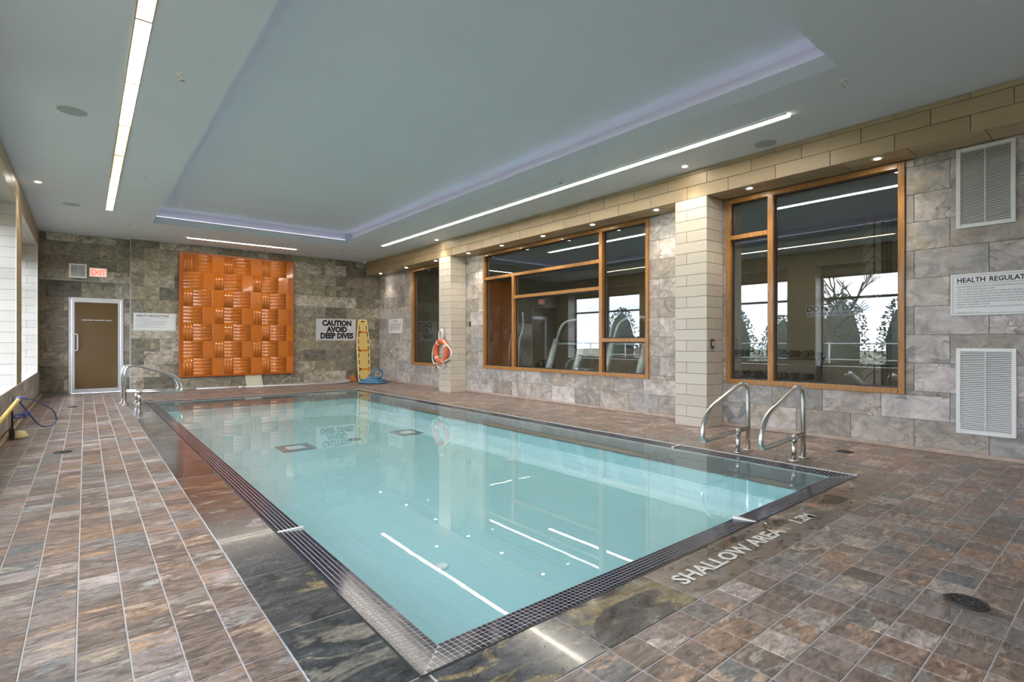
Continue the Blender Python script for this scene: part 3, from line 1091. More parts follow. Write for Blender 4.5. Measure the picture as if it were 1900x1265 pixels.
# ---- strip lights
lz = ZC - .0135
root = tag(empty('strip_light', (.328, 6.9, lz)), 'wide glowing warm panel strip along the window side ceiling', 'light')
pan = [2.24, 3.42, 4.59, 5.77, 6.95, 8.11, 9.24, 10.42, 11.60]
pm = ['warm', 'mid', 'white', 'white', 'warm', 'warm', 'mid', 'mid']
for i in range(8):
    mb = MB(); mb.box(.281 - .328, .375 - .328, pan[i] + .012 - 6.9, pan[i + 1] - .012 - 6.9, 0.002, .012)
    mb.build('diffuser', M['strip_' + pm[i]], root)
mb = MB()
mb.box(.271 - .328, .281 - .328, 2.22 - 6.9, 11.62 - 6.9, -.002, .012)
mb.box(.375 - .328, .385 - .328, 2.22 - 6.9, 11.62 - 6.9, -.002, .012)
for y in pan: mb.box(-.047, .047, y - 6.9 - .012, y - 6.9 + .012, -.001, .012)
mb.build('housing', M['strip_bar'], root)

root = tag(empty('strip_light', (5.575, 7.05, lz)), 'long slim strip light beside the tray on the gym side', 'light')
mb = MB(); mb.box(-.052, .03, -4.7, 4.7, .002, .012); mb.build('diffuser', M['strip_r'], root)
mb = MB(); mb.box(-.07, -.052, -4.72, 4.72, -.003, .012); mb.box(.03, .07, -4.72, 4.72, -.003, .012); mb.build('housing', M['white_paint'], root)
root = tag(empty('strip_light', (2.94, 13.55, lz)), 'short strip light above the orange wall panel', 'light')
mb = MB(); mb.box(-1.16, 1.16, -.035, .035, .002, .012); mb.build('diffuser', M['strip_r'], root)
mb = MB(); mb.box(-1.18, 1.18, -.055, -.035, -.003, .012); mb.box(-1.18, 1.18, .035, .055, -.003, .012); mb.build('housing', M['white_paint'], root)

# ================================================================== POOL
pool = tag(empty('swimming_pool', ((PX0 + PX1) / 2, (PY0 + PY1) / 2, 0)), 'rectangular swimming pool with navy mosaic rim and aqua basin', 'swimming pool')
pl = -Vector(pool.location)
def ppart(mb, name, mat, kind=None):
    o = mb.build(name, mat, pool)
    o.location = pl
    if kind: o['kind'] = kind
    return o
DEPTH = -0.55
IX0, IX1, IY0, IY1 = PX0 + RIM, PX1 - RIM, PY0 + RIM, PY1 - RIM
mb = MB()
rings = [(0.0, -.03), (0.0, DEPTH + .22), (.02, DEPTH + .13), (.065, DEPTH + .065), (.13, DEPTH + .02), (.22, DEPTH)]
for e, z_ in rings:
    mb.v += [(IX0 + e, IY0 + e, z_), (IX1 - e, IY0 + e, z_), (IX1 - e, IY1 - e, z_), (IX0 + e, IY1 - e, z_)]
for i in range(len(rings) - 1):
    for k in range(4):
        k2 = (k + 1) % 4
        mb.f.append((i * 4 + k, i * 4 + k2, i * 4 + 4 + k2, i * 4 + 4 + k)); mb.s.append(False)
k = 4 * (len(rings) - 1)
mb.f.append((k, k + 1, k + 2, k + 3)); mb.s.append(False)
ppart(mb, 'basin', M['basin'])
mb = MB()
for (a, b_, c, d) in ((PX0, IX0, PY0, PY1), (IX1, PX1, PY0, PY1), (IX0, IX1, PY0, IY0), (IX0, IX1, IY1, PY1)):
    pass
def rimz(t):            # gentle fall from the deck to the water
    return 0.0 - 0.018 * t
ob = [(PX0, PY0), (PX1, PY0), (PX1, PY1), (PX0, PY1)]
ib = [(IX0, IY0), (IX1, IY0), (IX1, IY1), (IX0, IY1)]
for i in range(4):
    j = (i + 1) % 4
    k = len(mb.v)
    mb.v += [(*ob[i], -.0003), (*ob[j], -.0003), (*ib[j], rimz(1) - .0003), (*ib[i], rimz(1) - .0003), (*ib[i], -.2), (*ib[j], -.2), (*ob[i], -.2), (*ob[j], -.2)]
    mb.f += [(k, k + 1, k + 2, k + 3), (k + 3, k + 2, k + 5, k + 4), (k + 1, k, k + 6, k + 7)]
    mb.s += [False] * 3
ppart(mb, 'rim_grout', M['mosaic_grout'])
# mosaic: six courses round the rim, mitred at the corners; far too many small pieces to pick apart
vs, fs, rn = [], [], []
NC = 6
q = RIM / NC
gp = 0.0034
def mos(poly, zt):
    k = len(vs)
    cx = sum(p[0] for p in poly) / 4; cy = sum(p[1] for p in poly) / 4
    for (x, y), z in zip(poly, zt):
        vs.append((x, y, z - .003))
    for (x, y), z in zip(poly, zt):
        dx = .0006 if x < cx else -.0006
        dy = .0006 if y < cy else -.0006
        vs.append((x + dx, y + dy, z + .0006))
    fs.append((k + 4, k + 5, k + 6, k + 7))
    for i in range(4):
        fs.append((k + i, k + (i + 1) % 4, k + 4 + (i + 1) % 4, k + 4 + i))
    rn.extend([random.random()] * 5)
MARK_L = 3.335
MARK_N = 3.318
for c in range(NC):
    t0, t1 = (c * q + gp / 2) / RIM, ((c + 1) * q - gp / 2) / RIM
    za, zb = rimz(t0), rimz(t1)
    o0, o1 = t0 * RIM, t1 * RIM
    n = int((PY1 - PY0 - 2 * c * q) / q)
    for i in range(n):
        a = PY0 + c * q + i * q + gp / 2; b_ = a + q - gp
        mos([(PX0 + o0, a), (PX0 + o1, a), (PX0 + o1, b_), (PX0 + o0, b_)], [za, zb, zb, za])
        mos([(PX1 - o1, a), (PX1 - o0, a), (PX1 - o0, b_), (PX1 - o1, b_)], [zb, za, za, zb])
    n = int((PX1 - PX0 - 2 * (c + 1) * q) / q)
    for i in range(n):
        a = PX0 + (c + 1) * q + i * q + gp / 2; b_ = a + q - gp
        mos([(a, PY0 + o0), (b_, PY0 + o0), (b_, PY0 + o1), (a, PY0 + o1)], [za, za, zb, zb])
        mos([(a, PY1 - o1), (b_, PY1 - o1), (b_, PY1 - o0), (a, PY1 - o0)], [zb, zb, za, za])
me = bpy.data.meshes.new('mosaic_tiles')
me.from_pydata(vs, [], fs)
at = me.attributes.new('rnd', 'FLOAT', 'FACE')
at.data.foreach_set('value', rn)
me.materials.append(M['mosaic'])
o = tag(link('mosaic_tiles', me, pool), kind='stuff')
o.location = pl
# edge strips: dark slot drain and pale trim around the rim
mb = MB()
for (a, b_, c, d) in ((PX0 - .009, PX0 - .001, PY0 - .009, PY1 + .009), (PX1 + .001, PX1 + .009, PY0 - .009, PY1 + .009), (PX0, PX1, PY0 - .009, PY0 - .001), (PX0, PX1, PY1 + .001, PY1 + .009)):
    mb.box(a, b_, c, d, -.02, .0022)
ppart(mb, 'slot_drain', M['black'])
M['trim_white'] = m_plain('white_plastic_trim', (0.75, 0.74, 0.72), 0.4)
mb = MB()
mb.box(PX1 - .012, PX1 - .003, PY0, PY1, -.01, .004)
mb.box(PX0 + .003, PX1 - .003, PY1 - .012, PY1 - .003, -.01, .004)
ppart(mb, 'edge_strip', M['trim_white'])
for (a, b_, c, d) in ((PX0 + .005, IX0, MARK_L - .012, MARK_L + .012), (MARK_N - .010, MARK_N + .010, PY0 + .005, IY0), (PX1 - RIM, PX1 - .005, 3.3, 3.32)):
    mb = MB(); mb.box(a, b_, c, d, -.019, .0015)
    ppart(mb, 'depth_line', M['trim_white'])
# floor drains and inlets
for (x_, y_) in ((2.604, 8.626), (4.654, 8.762)):
    p = Vector((x_, y_, DEPTH))
    o = empty('main_drain'); o.parent = pool; o.location = p + pl
    mb = MB()
    for (a, b_, c, d) in ((-.25, -.15, -.25, .25), (.15, .25, -.25, .25), (-.15, .15, -.25, -.15), (-.15, .15, .15, .25)):
        mb.box(a, b_, c, d, 0.0, .02)
    mb.build('drain_frame', M['black'], o)
    mb = MB(); mb.box(-.13, .13, -.13, .13, 0.0, .012)
    for k in range(7): mb.box(-.12, .12, -.115 + .035 * k, -.097 + .035 * k, .012, .02)
    mb.build('drain_grate', M['white_paint'], o)
p = Vector((3.623, 8.74, DEPTH))
mb = MB(); mb.lathe([(.11, 0), (.11, .012), (.08, .018), (.02, .018)], (0, 0, 0), 24)
o = mb.build('round_drain', M['black_metal'], pool); o.location = p + pl
for (x_, y_) in ((4.732, 5.827), (2.077, 3.383)):
    p = Vector((x_, y_, DEPTH))
    mb = MB(); mb.lathe([(.055, 0), (.055, .01), (.047, .016), (.042, .008), (.01, .008)], (0, 0, 0), 24)
    o = mb.build('floor_inlet', M['white_paint'], pool); o.location = p + pl

mb = MB()
WZ = -0.0155
mb.box(IX0 - .02, IX1 + .02, IY0 - .02, IY1 + .02, WZ - .012, WZ)
mb = MB(); mb.box(IX0 + .001, IX1 - .001, IY0 + .001, IY1 - .001, DEPTH + .003, WZ)
tag(mb.build('pool_water', M['water']), 'still pale turquoise water filling the pool', 'water', kind='stuff')

# lettering on the deck stones
letter = tag(empty('floor_lettering', (2.19, 1.385, 0.004)), 'white painted shallow area depth marking on the border stones', 'lettering')
fm = Matrix.Translation((0, 0, 0))
zt = 0.0
text('SHALLOW AREA', 0.128, M['floor_ink'], Matrix.Translation((0, 0, zt)), letter, 'letters', .0006, sx=1.14, bold=.0022)
text('1.2M', 0.112, M['floor_ink'], Matrix.Translation((1.285, 0.004, zt)), letter, 'letters', .0006, sx=1.14, bold=.002)

# ================================================================== GYM-SIDE WINDOWS
def wood_window(name, y0, y1, z0, z1, bars, label):
    """bars: list of ('v', y, za, zb) and ('h', z, ya, yb); panes: list of (ya, yb, za, zb) as last item"""
    root = tag(empty(name, (XW, (y0 + y1) / 2, z0)), label, 'window', kind='structure')
    off = -Vector(root.location)
    fw = 0.062
    xa, xb = XW - .022, XW + .11
    def part(nm, *bx):
        m_ = MB(); m_.bbox(*bx, .004)
        o = m_.build(nm, M['wood'], root); o.location = off
    part('frame_stile', xa, xb, y0, y0 + fw, z0, z1)
    part('frame_stile', xa, xb, y1 - fw, y1, z0, z1)
    part('frame_head', xa, xb, y0 + fw, y1 - fw, z1 - fw, z1)
    part('frame_sill', xa, xb, y0 + fw, y1 - fw, z0, z0 + fw)
    for bt in bars[:-1]:
        if bt[0] == 'v':
            part('mullion', xa + .004, xb, bt[1] - .036, bt[1] + .036, bt[2], bt[3])
        else:
            part('transom', xa + .006, xb, bt[2], bt[3], bt[1] - .03, bt[1] + .03)
    for (ya, yb, za, zb) in bars[-1]:
        m_ = MB(); m_.box(XW + .05, XW + .06, ya, yb, za, zb)
        o = m_.build('pane', M['glass'], root); o.location = off
        m_ = MB()                         # dark glazing gasket
        g = .018
        for q_ in ((ya, ya + g, za, zb), (yb - g, yb, za, zb), (ya + g, yb - g, za, za + g), (ya + g, yb - g, zb - g, zb)):
            m_.box(XW + .046, XW + .064, *q_)
        o = m_.build('gasket', M['black'], root); o.location = off
    return root

f = 0.062
a, b, c, d = WIN[0]
wood_window('window_1', a, b, c, d, [[(a + f, b - f, c + f, d - f)]], 'narrow honey wood framed gym window behind the life ring column')
a, b, c, d = WIN[1]
wood_window('window_2', a, b, c, d, [
    ('v', 5.918, c + f, d - f), ('h', 2.528, 5.954, b - f), ('v', 8.27, c + f, 2.498), ('h', 2.065, 5.954, 8.234), ('h', 1.176, a + f, 5.882),
    [(5.954, b - f, 2.558, d - f), (8.306, b - f, c + f, 2.498), (5.954, 8.234, 2.095, 2.498), (5.954, 8.234, c + f, 2.035),
     (a + f, 5.882, 1.206, d - f), (a + f, 5.882, c + f, 1.146)]], 'widest honey wood framed gym window divided into six panes')
a, b, c, d = WIN[2]
wood_window('window_3', a, b, c, d, [
    ('v', 3.07, c + f, d - f), ('h', 2.56, 3.106, b - f),
    [(3.106, b - f, 2.59, d - f), (3.106, b - f, c + f, 2.53), (a + f, 3.034, c + f, d - f)]], 'honey wood framed gym window with three panes beside the handrails')

# ================================================================== DOOR
dr = tag(empty('door_1', (0.2, YD, 0)), 'silver framed door with bronze frosted glass and pull handle', 'door', kind='structure')
def dpart(nm, mat, *bx, par=None):
    m_ = MB(); m_.bbox(*bx, .004)
    o = m_.build(nm, mat, par or dr)
    o.location = -Vector(dr.location) if par is None else (0, 0, 0)
    return o
ya = YD - .015
dpart('jamb', M['alu'], -.283, -.232, ya, YD + .12, 0, 2.13)
dpart('jamb', M['alu'], .634, .684, ya, YD + .12, 0, 2.13)
dpart('head', M['alu'], -.232, .634, ya, YD + .12, 2.08, 2.13)
dpart('threshold', M['alu'], -.232, .634, ya, YD + .12, 0, .012)
leaf = dpart('door_leaf_frame', M['alu'], -.228, -.178, YD + .01, YD + .055, .016, 2.075)
dpart('door_leaf_frame', M['alu'], .58, .63, YD + .01, YD + .055, .016, 2.075)
dpart('door_leaf_frame', M['alu'], -.178, .58, YD + .01, YD + .055, 2.025, 2.075)
dpart('door_leaf_frame', M['alu'], -.178, .58, YD + .01, YD + .055, .016, .105)
dpart('glass_panel', M['door_glass'], -.178, .58, YD + .025, YD + .04, .105, 2.025)
mb = MB()
mb.tube(rounded([(-.203, YD + .01, 1.32), (-.203, YD - .05, 1.32), (-.13, YD - .055, 1.32), (-.13, YD - .055, .96), (-.203, YD - .05, .96), (-.203, YD + .01, .96)], .03), .012, 10)
o = mb.build('pull_handle', M['white_metal'], dr); o.location = -Vector(dr.location)
for x0_, x1_ in ((-.06, .135), (.15, .34), (.355, .47)):       # one line of small print, too fine to read
    m_ = MB(); m_.box(x0_, x1_, YD + .0235, YD + .025, 1.625, 1.643)
    o = m_.build('print_line', M['sign_grey'], dr); o.location = -Vector(dr.location)

# ================================================================== LOUVRED VENTS
def vent(fr_, u0, u1, v0, v1, n, label, name='air_vent', bw=.034):
    ctr = fr_.mat((u0 + u1) / 2, (v0 + v1) / 2)
    root = empty(name); root.matrix_world = ctr
    tag(root, label, 'vent')
    w, h = (u1 - u0) / 2, (v1 - v0) / 2
    m_ = MB()
    m_.box(-w + bw * .6, w - bw * .6, -h + bw * .6, h - bw * .6, .001, .004)
    m_.build('duct_back', M['dark_gap'], root)
    m_ = MB()
    m_.bbox(-w, -w + bw, -h, h, .001, .018, .003); m_.bbox(w - bw, w, -h, h, .001, .018, .003)
    m_.bbox(-w + bw, w - bw, -h, -h + bw, .001, .018, .003); m_.bbox(-w + bw, w - bw, h - bw, h, .001, .018, .003)
    m_.box(-.004, .004, -h + bw, h - bw, .012, .0165)
    m_.build('frame', M['white_metal'], root)
    p_ = (2 * h - 2 * bw) / n
    sm = MB()
    sw = w - bw
    sm.v += [(-sw, -p_ * .12, .004), (sw, -p_ * .12, .004), (sw, p_ * .42, .014), (-sw, p_ * .42, .014), (-sw, -p_ * .27, .0055), (sw, -p_ * .27, .0055), (sw, p_ * .27, .0155), (-sw, p_ * .27, .0155)]
    sm.v = [(x, -y, z) for x, y, z in sm.v]
    for q_ in ((0, 1, 2, 3), (4, 7, 6, 5), (0, 4, 5, 1), (1, 5, 6, 2), (2, 6, 7, 3), (3, 7, 4, 0)):
        sm.f.append(q_); sm.s.append(False)
    me_ = sm.mesh('louvre'); me_.materials.append(M['white_metal'])
    for k in range(n):
        link('louvre', me_, root, (0, -h + bw + p_ * (k + .5), 0))
    for sx in (-1, 1):
        for sy in (-.93, 0, .93):
            m_ = MB(); m_.lathe([(.0035, .017), (.003, .0195), (.001, .020)], (sx * (w - bw / 2), sy * (h - bw / 2), 0), 8)
            m_.build('screw', M['alu'], root)
    return root
frv = F_RIGHT(XW - .001)
vent(frv, -1.228, -.792, 2.285, 3.082, 44, 'large white louvred air vent just under the beam')
vent(frv, -1.228, -.787, .235, 1.085, 44, 'large white louvred air vent low on the slate wall below the sign')
vent(F_BACK(YA - .001), -.27, .028, 2.54, 2.845, 14, 'small square white louvred vent beside the exit sign', bw=.03)

# exit sign
ex = empty('exit_sign'); ex.matrix_world = F_BACK(YA - .001).mat(.222, 2.68)
tag(ex, 'lit exit sign with red letters above the door', 'sign')
m_ = MB(); m_.bbox(-.155, .155, -.10, .10, .001, .045, .006); m_.build('housing', M['white_metal'], ex)
m_ = MB(); m_.box(-.14, .14, -.085, .085, .0452, .0475); m_.build('face', M['exit_face'], ex)
m_ = Matrix.Translation((0, -.058, .048))
text('EXIT', .165, M['exit_red'], m_, ex, 'letters', .001, 'CENTER', sx=.78, bold=.003)

# ================================================================== SIGNS
HR = ['1.  THAT NO PERSON INFECTED WITH A COMMUNICABLE DISEASE OR HAVING OPEN SORES',
      '     SHALL NOT ENTER THE POOL ENCLOSURE',
      '2.  THAT NO PERSON SHALL BRING A GLASS CONTAINER ONTO THE DECK OR INTO THE POOL',
      '3.  THAT NO PERSON SHALL POLLUTE THE WATER IN THE POOL IN ANY MANNER AND THAT',
      '     SPOUTING OF WATER AND BLOWING THE NOSE IN THE POOL OR ON THE DECK',
      '4.  THAT NO PERSON SHALL ENGAGE IN BOISTEROUS PLAY IN OR AROUND THE POOL',
      '5.  THAT MAXIMUM NUMBER OF BATHERS PERMITTED ON THE DECK AND THE POOL',
      '6.  EMERGENCY TELEPHONE IS LOCATED',
      '7.  WHERE A LIFEGUARD IS PROVIDED, THE LIFEGUARD MUST BE OBEYED AT ALL TIMES']
def board(fr_, u0, u1, v0, v1, name, label, mat=None, border=True):
    root = empty(name); root.matrix_world = fr_.mat((u0 + u1) / 2, (v0 + v1) / 2)
    tag(root, label, 'sign')
    w, h = (u1 - u0) / 2, (v1 - v0) / 2
    m_ = MB(); m_.bbox(-w, w, -h, h, .001, .010, .002); m_.build('board', mat or M['sign_white'], root)
    if border:
        m_ = MB(); e = .018; t_ = .0025
        for q_ in ((-w + e, w - e, -h + e, -h + e + t_), (-w + e, w - e, h - e - t_, h - e), (-w + e, -w + e + t_, -h + e, h - e), (w - e - t_, w - e, -h + e, h - e)):
            m_.box(*q_, .010, .0106)
        m_.build('border_line', M['ink_grey'], root)
    return root, w, h
def hr_sign(fr_, u0, u1, v0, v1, label):
    root, w, h = board(fr_, u0, u1, v0, v1, 'regulations_sign', label)
    k_ = (2 * w - .10) / .81
    a_ = text('HEALTH', .066, M['ink'], Matrix.Translation((-w + .05, h - .085, .0102)), root, 'heading', .0004, sx=k_, bold=.0014)
    x_ = max(v_.co.x for v_ in a_.data.vertices)
    text('REGULATIONS', .066, M['ink'], Matrix.Translation((-w + .05 + x_ + .028, h - .085, .0102)), root, 'heading', .0004, sx=k_, bold=.0014)
    m_ = MB(); m_.box(-w + .05, w - .05, h - .103, h - .100, .010, .0106); m_.build('rule_line', M['ink_grey'], root)
    for i, t_ in enumerate(HR):
        text(t_, .0185, M['ink'], Matrix.Translation((-w + .032, h - .135 - i * .0252, .0102)), root, 'text_line', .0002, sx=.78)
    text('REGULATION 565  R.R.O. 1990', .0125, M['ink'], Matrix.Translation((-w + .05, -h + .026, .0102)), root, 'text_line', .0002)
    return root
hr_sign(frv, -1.273, -.455, 1.413, 1.826, 'large white health regulations sign between the two louvred vents')
hr_sign(F_BACK(YB - .001), .846, 1.66, 1.405, 1.812, 'white health regulations sign beside the orange panel')
root, w, h = board(F_BACK(YB - .001), 4.935, 6.075, 1.19, 1.795, 'caution_sign', 'white caution avoid deep dives sign with bold black capitals', M['sign_grey'], False)
for i, (t_, x_, s_) in enumerate((('CAUTION', .02, .205), ('AVOID', .02, .205), ('DEEP DIVES', .02, .205))):
    text(t_, s_, M['ink'], Matrix.Translation((x_, .115 - i * .178, .0102)), root, 'letters', .0006, 'CENTER', sx=.90, bold=.013)
m_ = MB(); m_.box(-.53, -.31, -.287, -.279, .010, .0106); m_.build('print_line', M['ink_grey'], root)
root, w, h = board(F_RIGHT(XW - .001), -13.94, -13.10, 1.39, 1.80, 'caution_sign', 'small white caution notice on the gym wall near the corner', None, False)
text('CAUTION', .06, M['ink'], Matrix.Translation((0, .12, .0102)), root, 'lettering', .0004, 'CENTER', bold=.001)
for i, t_ in enumerate(('THIS POOL IS UNSUPERVISED AND BATHERS UNDER TWELVE', 'YEARS OF AGE ARE NOT ALLOWED WITHIN THE POOL', 'ENCLOSURE UNLESS ACCOMPANIED BY A PARENT OR',
                        'GUARDIAN WHO IS NOT LESS THAN SIXTEEN YEARS', 'OF AGE')):
    text(t_, .034, M['ink'], Matrix.Translation((-w + .06, .045 - i * .048, .0102)), root, 'text_line', .0002, sx=.78, bold=.0006)

# ================================================================== ORANGE PANEL
AX0, AX1, AZ0, AZ1 = 1.717, 4.330, 0.304, 3.290
art = empty('wall_panel'); art.matrix_world = F_BACK(YB).mat((AX0 + AX1) / 2, (AZ0 + AZ1) / 2)
tag(art, 'large glossy orange panel of ribbed basketweave tiles on the end wall', 'wall panel')
aw, ah = (AX1 - AX0) / 2, (AZ1 - AZ0) / 2
mb = MB(); mb.bbox(-aw, aw, -ah, ah, .001, .075, .004); mb.build('backing', M['art_edge'], art)
SL = {}
def slat(L, Wd, hgt, name='slat'):
    """convex lacquered slat, long along x"""
    key = (round(L, 3), round(Wd, 3), hgt)
    if key not in SL:
        m_ = MB(); n = 5
        prof = []
        for i in range(n + 1):
            t_ = -1 + 2 * i / n
            prof.append((t_ * Wd / 2, hgt * (1 - .75 * t_ * t_)))
        prof = [(-Wd / 2, 0)] + prof + [(Wd / 2, 0)]
        for x_ in (-L / 2, L / 2):
            m_.v += [(x_, y_, z_) for y_, z_ in prof]
        k_ = len(prof)
        for i in range(k_ - 1):
            m_.f.append((i, k_ + i, k_ + i + 1, i + 1)); m_.s.append(0 < i < k_ - 2)
        m_.f.append(tuple(range(k_))); m_.s.append(False)
        m_.f.append(tuple(range(k_, 2 * k_))[::-1]); m_.s.append(False)
        me_ = m_.mesh(name); me_.materials.append(M['art'])
        SL[key] = me_
    return SL[key]
mods = [-aw + .085, -aw + .085 + .865, -aw + .085 + 1.73]
rh = (2 * ah - .07) / 7
for r_ in range(7):
    zc = ah - .035 - rh * (r_ + .5)
    for k in range(3):
        x_ = mods[k]
        full = .865 if k < 2 else 2 * aw - .17 - 1.73 + .06
        if r_ % 2 == 0:
            vx, hx, bx = x_, x_ + .205, x_ + .605
        else:
            hx, bx, vx = x_, x_ + .405, x_ + .66
        hl = .395
        if hx + hl > aw - .03: hl = aw - .03 - hx
        for i in range(5):
            o = link('slat', slat(hl, rh / 5 - .005, .0034), art)
            o.location = (hx + hl / 2, zc + rh / 2 - rh / 5 * (i + .5), .0745)
            o.rotation_euler = (random.uniform(-.015, .015), 0, 0)
        if vx + .19 < aw:
            for i in range(3):
                o = link('slat', slat(rh - .005, .062, .008), art)
                o.location = (vx + .032 + .064 * i, zc, .0745)
                o.rotation_euler = (0, random.uniform(-.015, .015), R(90))
        wv = (x_ + .86 - bx) if r_ % 2 == 0 else .25
        wv = min(wv, aw - .02 - bx)
        if wv > .05:
            m_ = MB(); m_.bbox(bx, bx + wv - .006, zc - rh / 2 + .003, zc + rh / 2 - .003, .074, .080, .003)
            m_.build('plain_slat', M['art'], art)

# ================================================================== HANDRAILS
def handrail(name, loc, rz, label, sc=1.0):
    root = tag(empty(name, loc, rz), label, 'handrail', 'pool handrails')
    # local x points from the post out over the water
    pts = rounded([(0, 0, .004), (0, 0, .695), (.17, 0, .715), (.82, 0, .485), (.93, 0, .20), (.70, 0, .205), (0.012, 0, .235)], [0, .17, .1, .17, .2, .1, 0], 8)
    m_ = MB(); m_.tube(pts, .0235, 14); m_.build('rail', M['steel'], root)
    m_ = MB(); m_.tube([(.215, 0, .004), (.215, 0, .205)], .0225, 14); m_.build('support_leg', M['steel'], root)
    m_ = MB(); m_.tube([(.215, 0, .185), (.215, 0, .246)], .029, 12)
    m_.tube([(.185, 0, .224), (.245, 0, .222)], .029, 12); m_.build('clamp', M['steel'], root)
    for x_ in (0, .215):
        m_ = MB(); m_.lathe([(.052, .0035), (.052, .008), (.045, .013), (.027, .015)], (x_, 0, 0), 20)
        m_.build('escutcheon', M['steel'], root)
    return root
h1 = handrail('handrail', (5.514, 2.17, 0), R(180), 'stainless steel loop handrail at the shallow corner of the pool, nearer the depth marking')
h2 = handrail('handrail', (5.458, 2.70, 0), R(180), 'stainless steel loop handrail at the shallow corner of the pool, nearer the cream column')
h3 = handrail('handrail', (.560, 11.80, 0), 0, 'stainless steel loop handrail by the door, the one further from the end wall')
h4 = handrail('handrail', (.540, 12.21, 0), 0, 'stainless steel loop handrail by the door, the one closer to the end wall')
for h_ in (h1, h2):
    for ch in h_.children:
        pass

# ================================================================== LIFE RING
lr = tag(empty('life_ring', (XC - .062, 10.30, .925)), 'orange life ring with white rope hanging on the column', 'life ring')
mb = MB()
pts = [(0, .235 * math.cos(t), .235 * math.sin(t)) for t in [2 * math.pi * k / 40 for k in range(40)]]
mb.tube(pts, .062, 14, closed=True)
mb.build('ring', M['ring'], lr)
for ang in (62, 150, 242, 318):
    t = R(ang)
    c_ = Vector((0, .235 * math.cos(t), .235 * math.sin(t)))
    m_ = MB()
    seg = [(0, .235 * math.cos(t + e), .235 * math.sin(t + e)) for e in (-.09, -.045, 0, .045, .09)]
    m_.tube(seg, .0645, 14); m_.build('white_band', M['rope'], lr)
mb = MB()
mb.tube(rounded([(-.02, -.10, .27), (-.03, -.27, .16), (-.02, -.50, .02), (-.03, -.46, -.14), (-.02, -.30, -.18), (-.03, -.17, -.22)], .14, 6), .016, 8)
mb.tube(rounded([(-.02, .10, .26), (-.03, .30, .10), (-.03, .36, -.16), (-.02, .28, -.30), (-.03, .16, -.26)], .14, 6), .016, 8)
mb.tube(rounded([(-.02, .15, -.26), (-.03, .10, -.36), (-.03, -.06, -.40), (-.02, -.16, -.28)], .1, 6), .016, 8)
mb.build('grab_line', M['rope'], lr)
mb = MB()
for k in range(5):
    w_ = .05 + .018 * (k % 3)
    mb.tube([(.03 - .015 * k, w_ * math.sin(t), .40 - .004 * k + .12 * math.cos(t)) for t in [2 * math.pi * q_ / 20 for q_ in range(20)]], .011, 7, closed=True)
mb.build('rope_coil', M['rope'], lr)
hk = tag(empty('hook', (XC, 10.30, 1.474)), 'small metal hook holding the life ring rope on the column', 'hook')
m_ = MB(); m_.lathe([(.015, 0), (.015, .006), (.008, .008)], (0, 0, 0), 14, axis=(-1, 0, 0)); m_.build('plate', M['white_metal'], hk)
m_ = MB(); m_.tube(rounded([(0, 0, 0), (-.07, 0, -.005), (-.09, 0, .05)], .04), .007, 8); m_.build('peg', M['steel'], hk)

# ================================================================== SPINE BOARD
sb = tag(empty('spine_board', (6.26, YB - .17, 0)), 'tall yellow rescue spine board with orange straps leaning in the corner', 'spine board')
sb.rotation_euler = (R(-4.6), 0, 0)
def outline(k):
    pts = []
    H_ = 1.80
    prof = [(0, .13), (.02, .165), (.10, .18), (.75, .20), (1.20, .195), (1.62, .15), (1.76, .135), (1.79, .115), (1.80, .08)]
    L_ = [(w_ - k, max(z_, k) if z_ < .9 else min(z_, H_ - k)) for z_, w_ in prof]
    return L_ + [(-x_, z_) for x_, z_ in L_[::-1]]
def flat(o2, y0, y1, nm, mat):
    m_ = MB(); n_ = len(o2)
    m_.v += [(x_, y0, z_) for x_, z_ in o2] + [(x_, y1, z_) for x_, z_ in o2]
    m_.f.append(tuple(range(n_))); m_.s.append(False)
    m_.f.append(tuple(range(n_, 2 * n_))[::-1]); m_.s.append(False)
    for i in range(n_):
        j = (i + 1) % n_
        m_.f.append((i, n_ + i, n_ + j, j)); m_.s.append(False)
    return m_.build(nm, mat, sb)
flat(outline(0), -.028, .0, 'rim', M['board_rim'])
flat(outline(.028), -.034, -.027, 'board', M['board_yellow'])
for side in (-1, 1):
    for z_ in (.14, .36, .56, .76, .96, 1.16, 1.36, 1.56):
        wz = .148 if z_ < 1.3 else (.128 if z_ < 1.5 else .110)
        m_ = MB(); m_.bbox(side * wz - .013, side * wz + .013, -.0375, -.030, z_ - .065, z_ + .065, .004)
        m_.build('hand_slot', M['black'], sb)
m_ = MB(); m_.bbox(-.05, .05, -.037, -.030, 1.725, 1.76, .004); m_.build('head_slot', M['black'], sb)
m_ = MB(); m_.bbox(-.13, -.03, -.037, -.030, .03, .07, .004); m_.build('foot_slot', M['black'], sb)
for z_ in (.36, .90, 1.44):
    wz = .168 if z_ < 1.3 else .148
    m_ = MB(); m_.bbox(-wz, wz, -.044, -.034, z_ - .028, z_ + .028, .003); st = m_.build('strap', M['strap'], sb)
    m_ = MB(); m_.bbox(-wz + .02, -wz + .075, -.052, -.042, z_ - .026, z_ + .026, .003); m_.build('buckle', M['black'], st)

# orange rope heap beside the board
hp = tag(empty('rope_heap', (5.90, YB - .18, 0)), 'small tangled orange rope heap at the foot of the spine board', 'rope')
mb = MB()
rr_ = random.Random(3)
pts = []
for k in range(60):
    t = k * .55
    rad = .15 * (1 - k / 75)
    pts.append((rad * math.cos(t) * rr_.uniform(.6, 1), .5 * rad * math.sin(t) * rr_.uniform(.6, 1), .012 + .0035 * k + rr_.uniform(0, .012)))
mb.tube(pts, .010, 6)
mb.build('rope', M['strap'], hp)

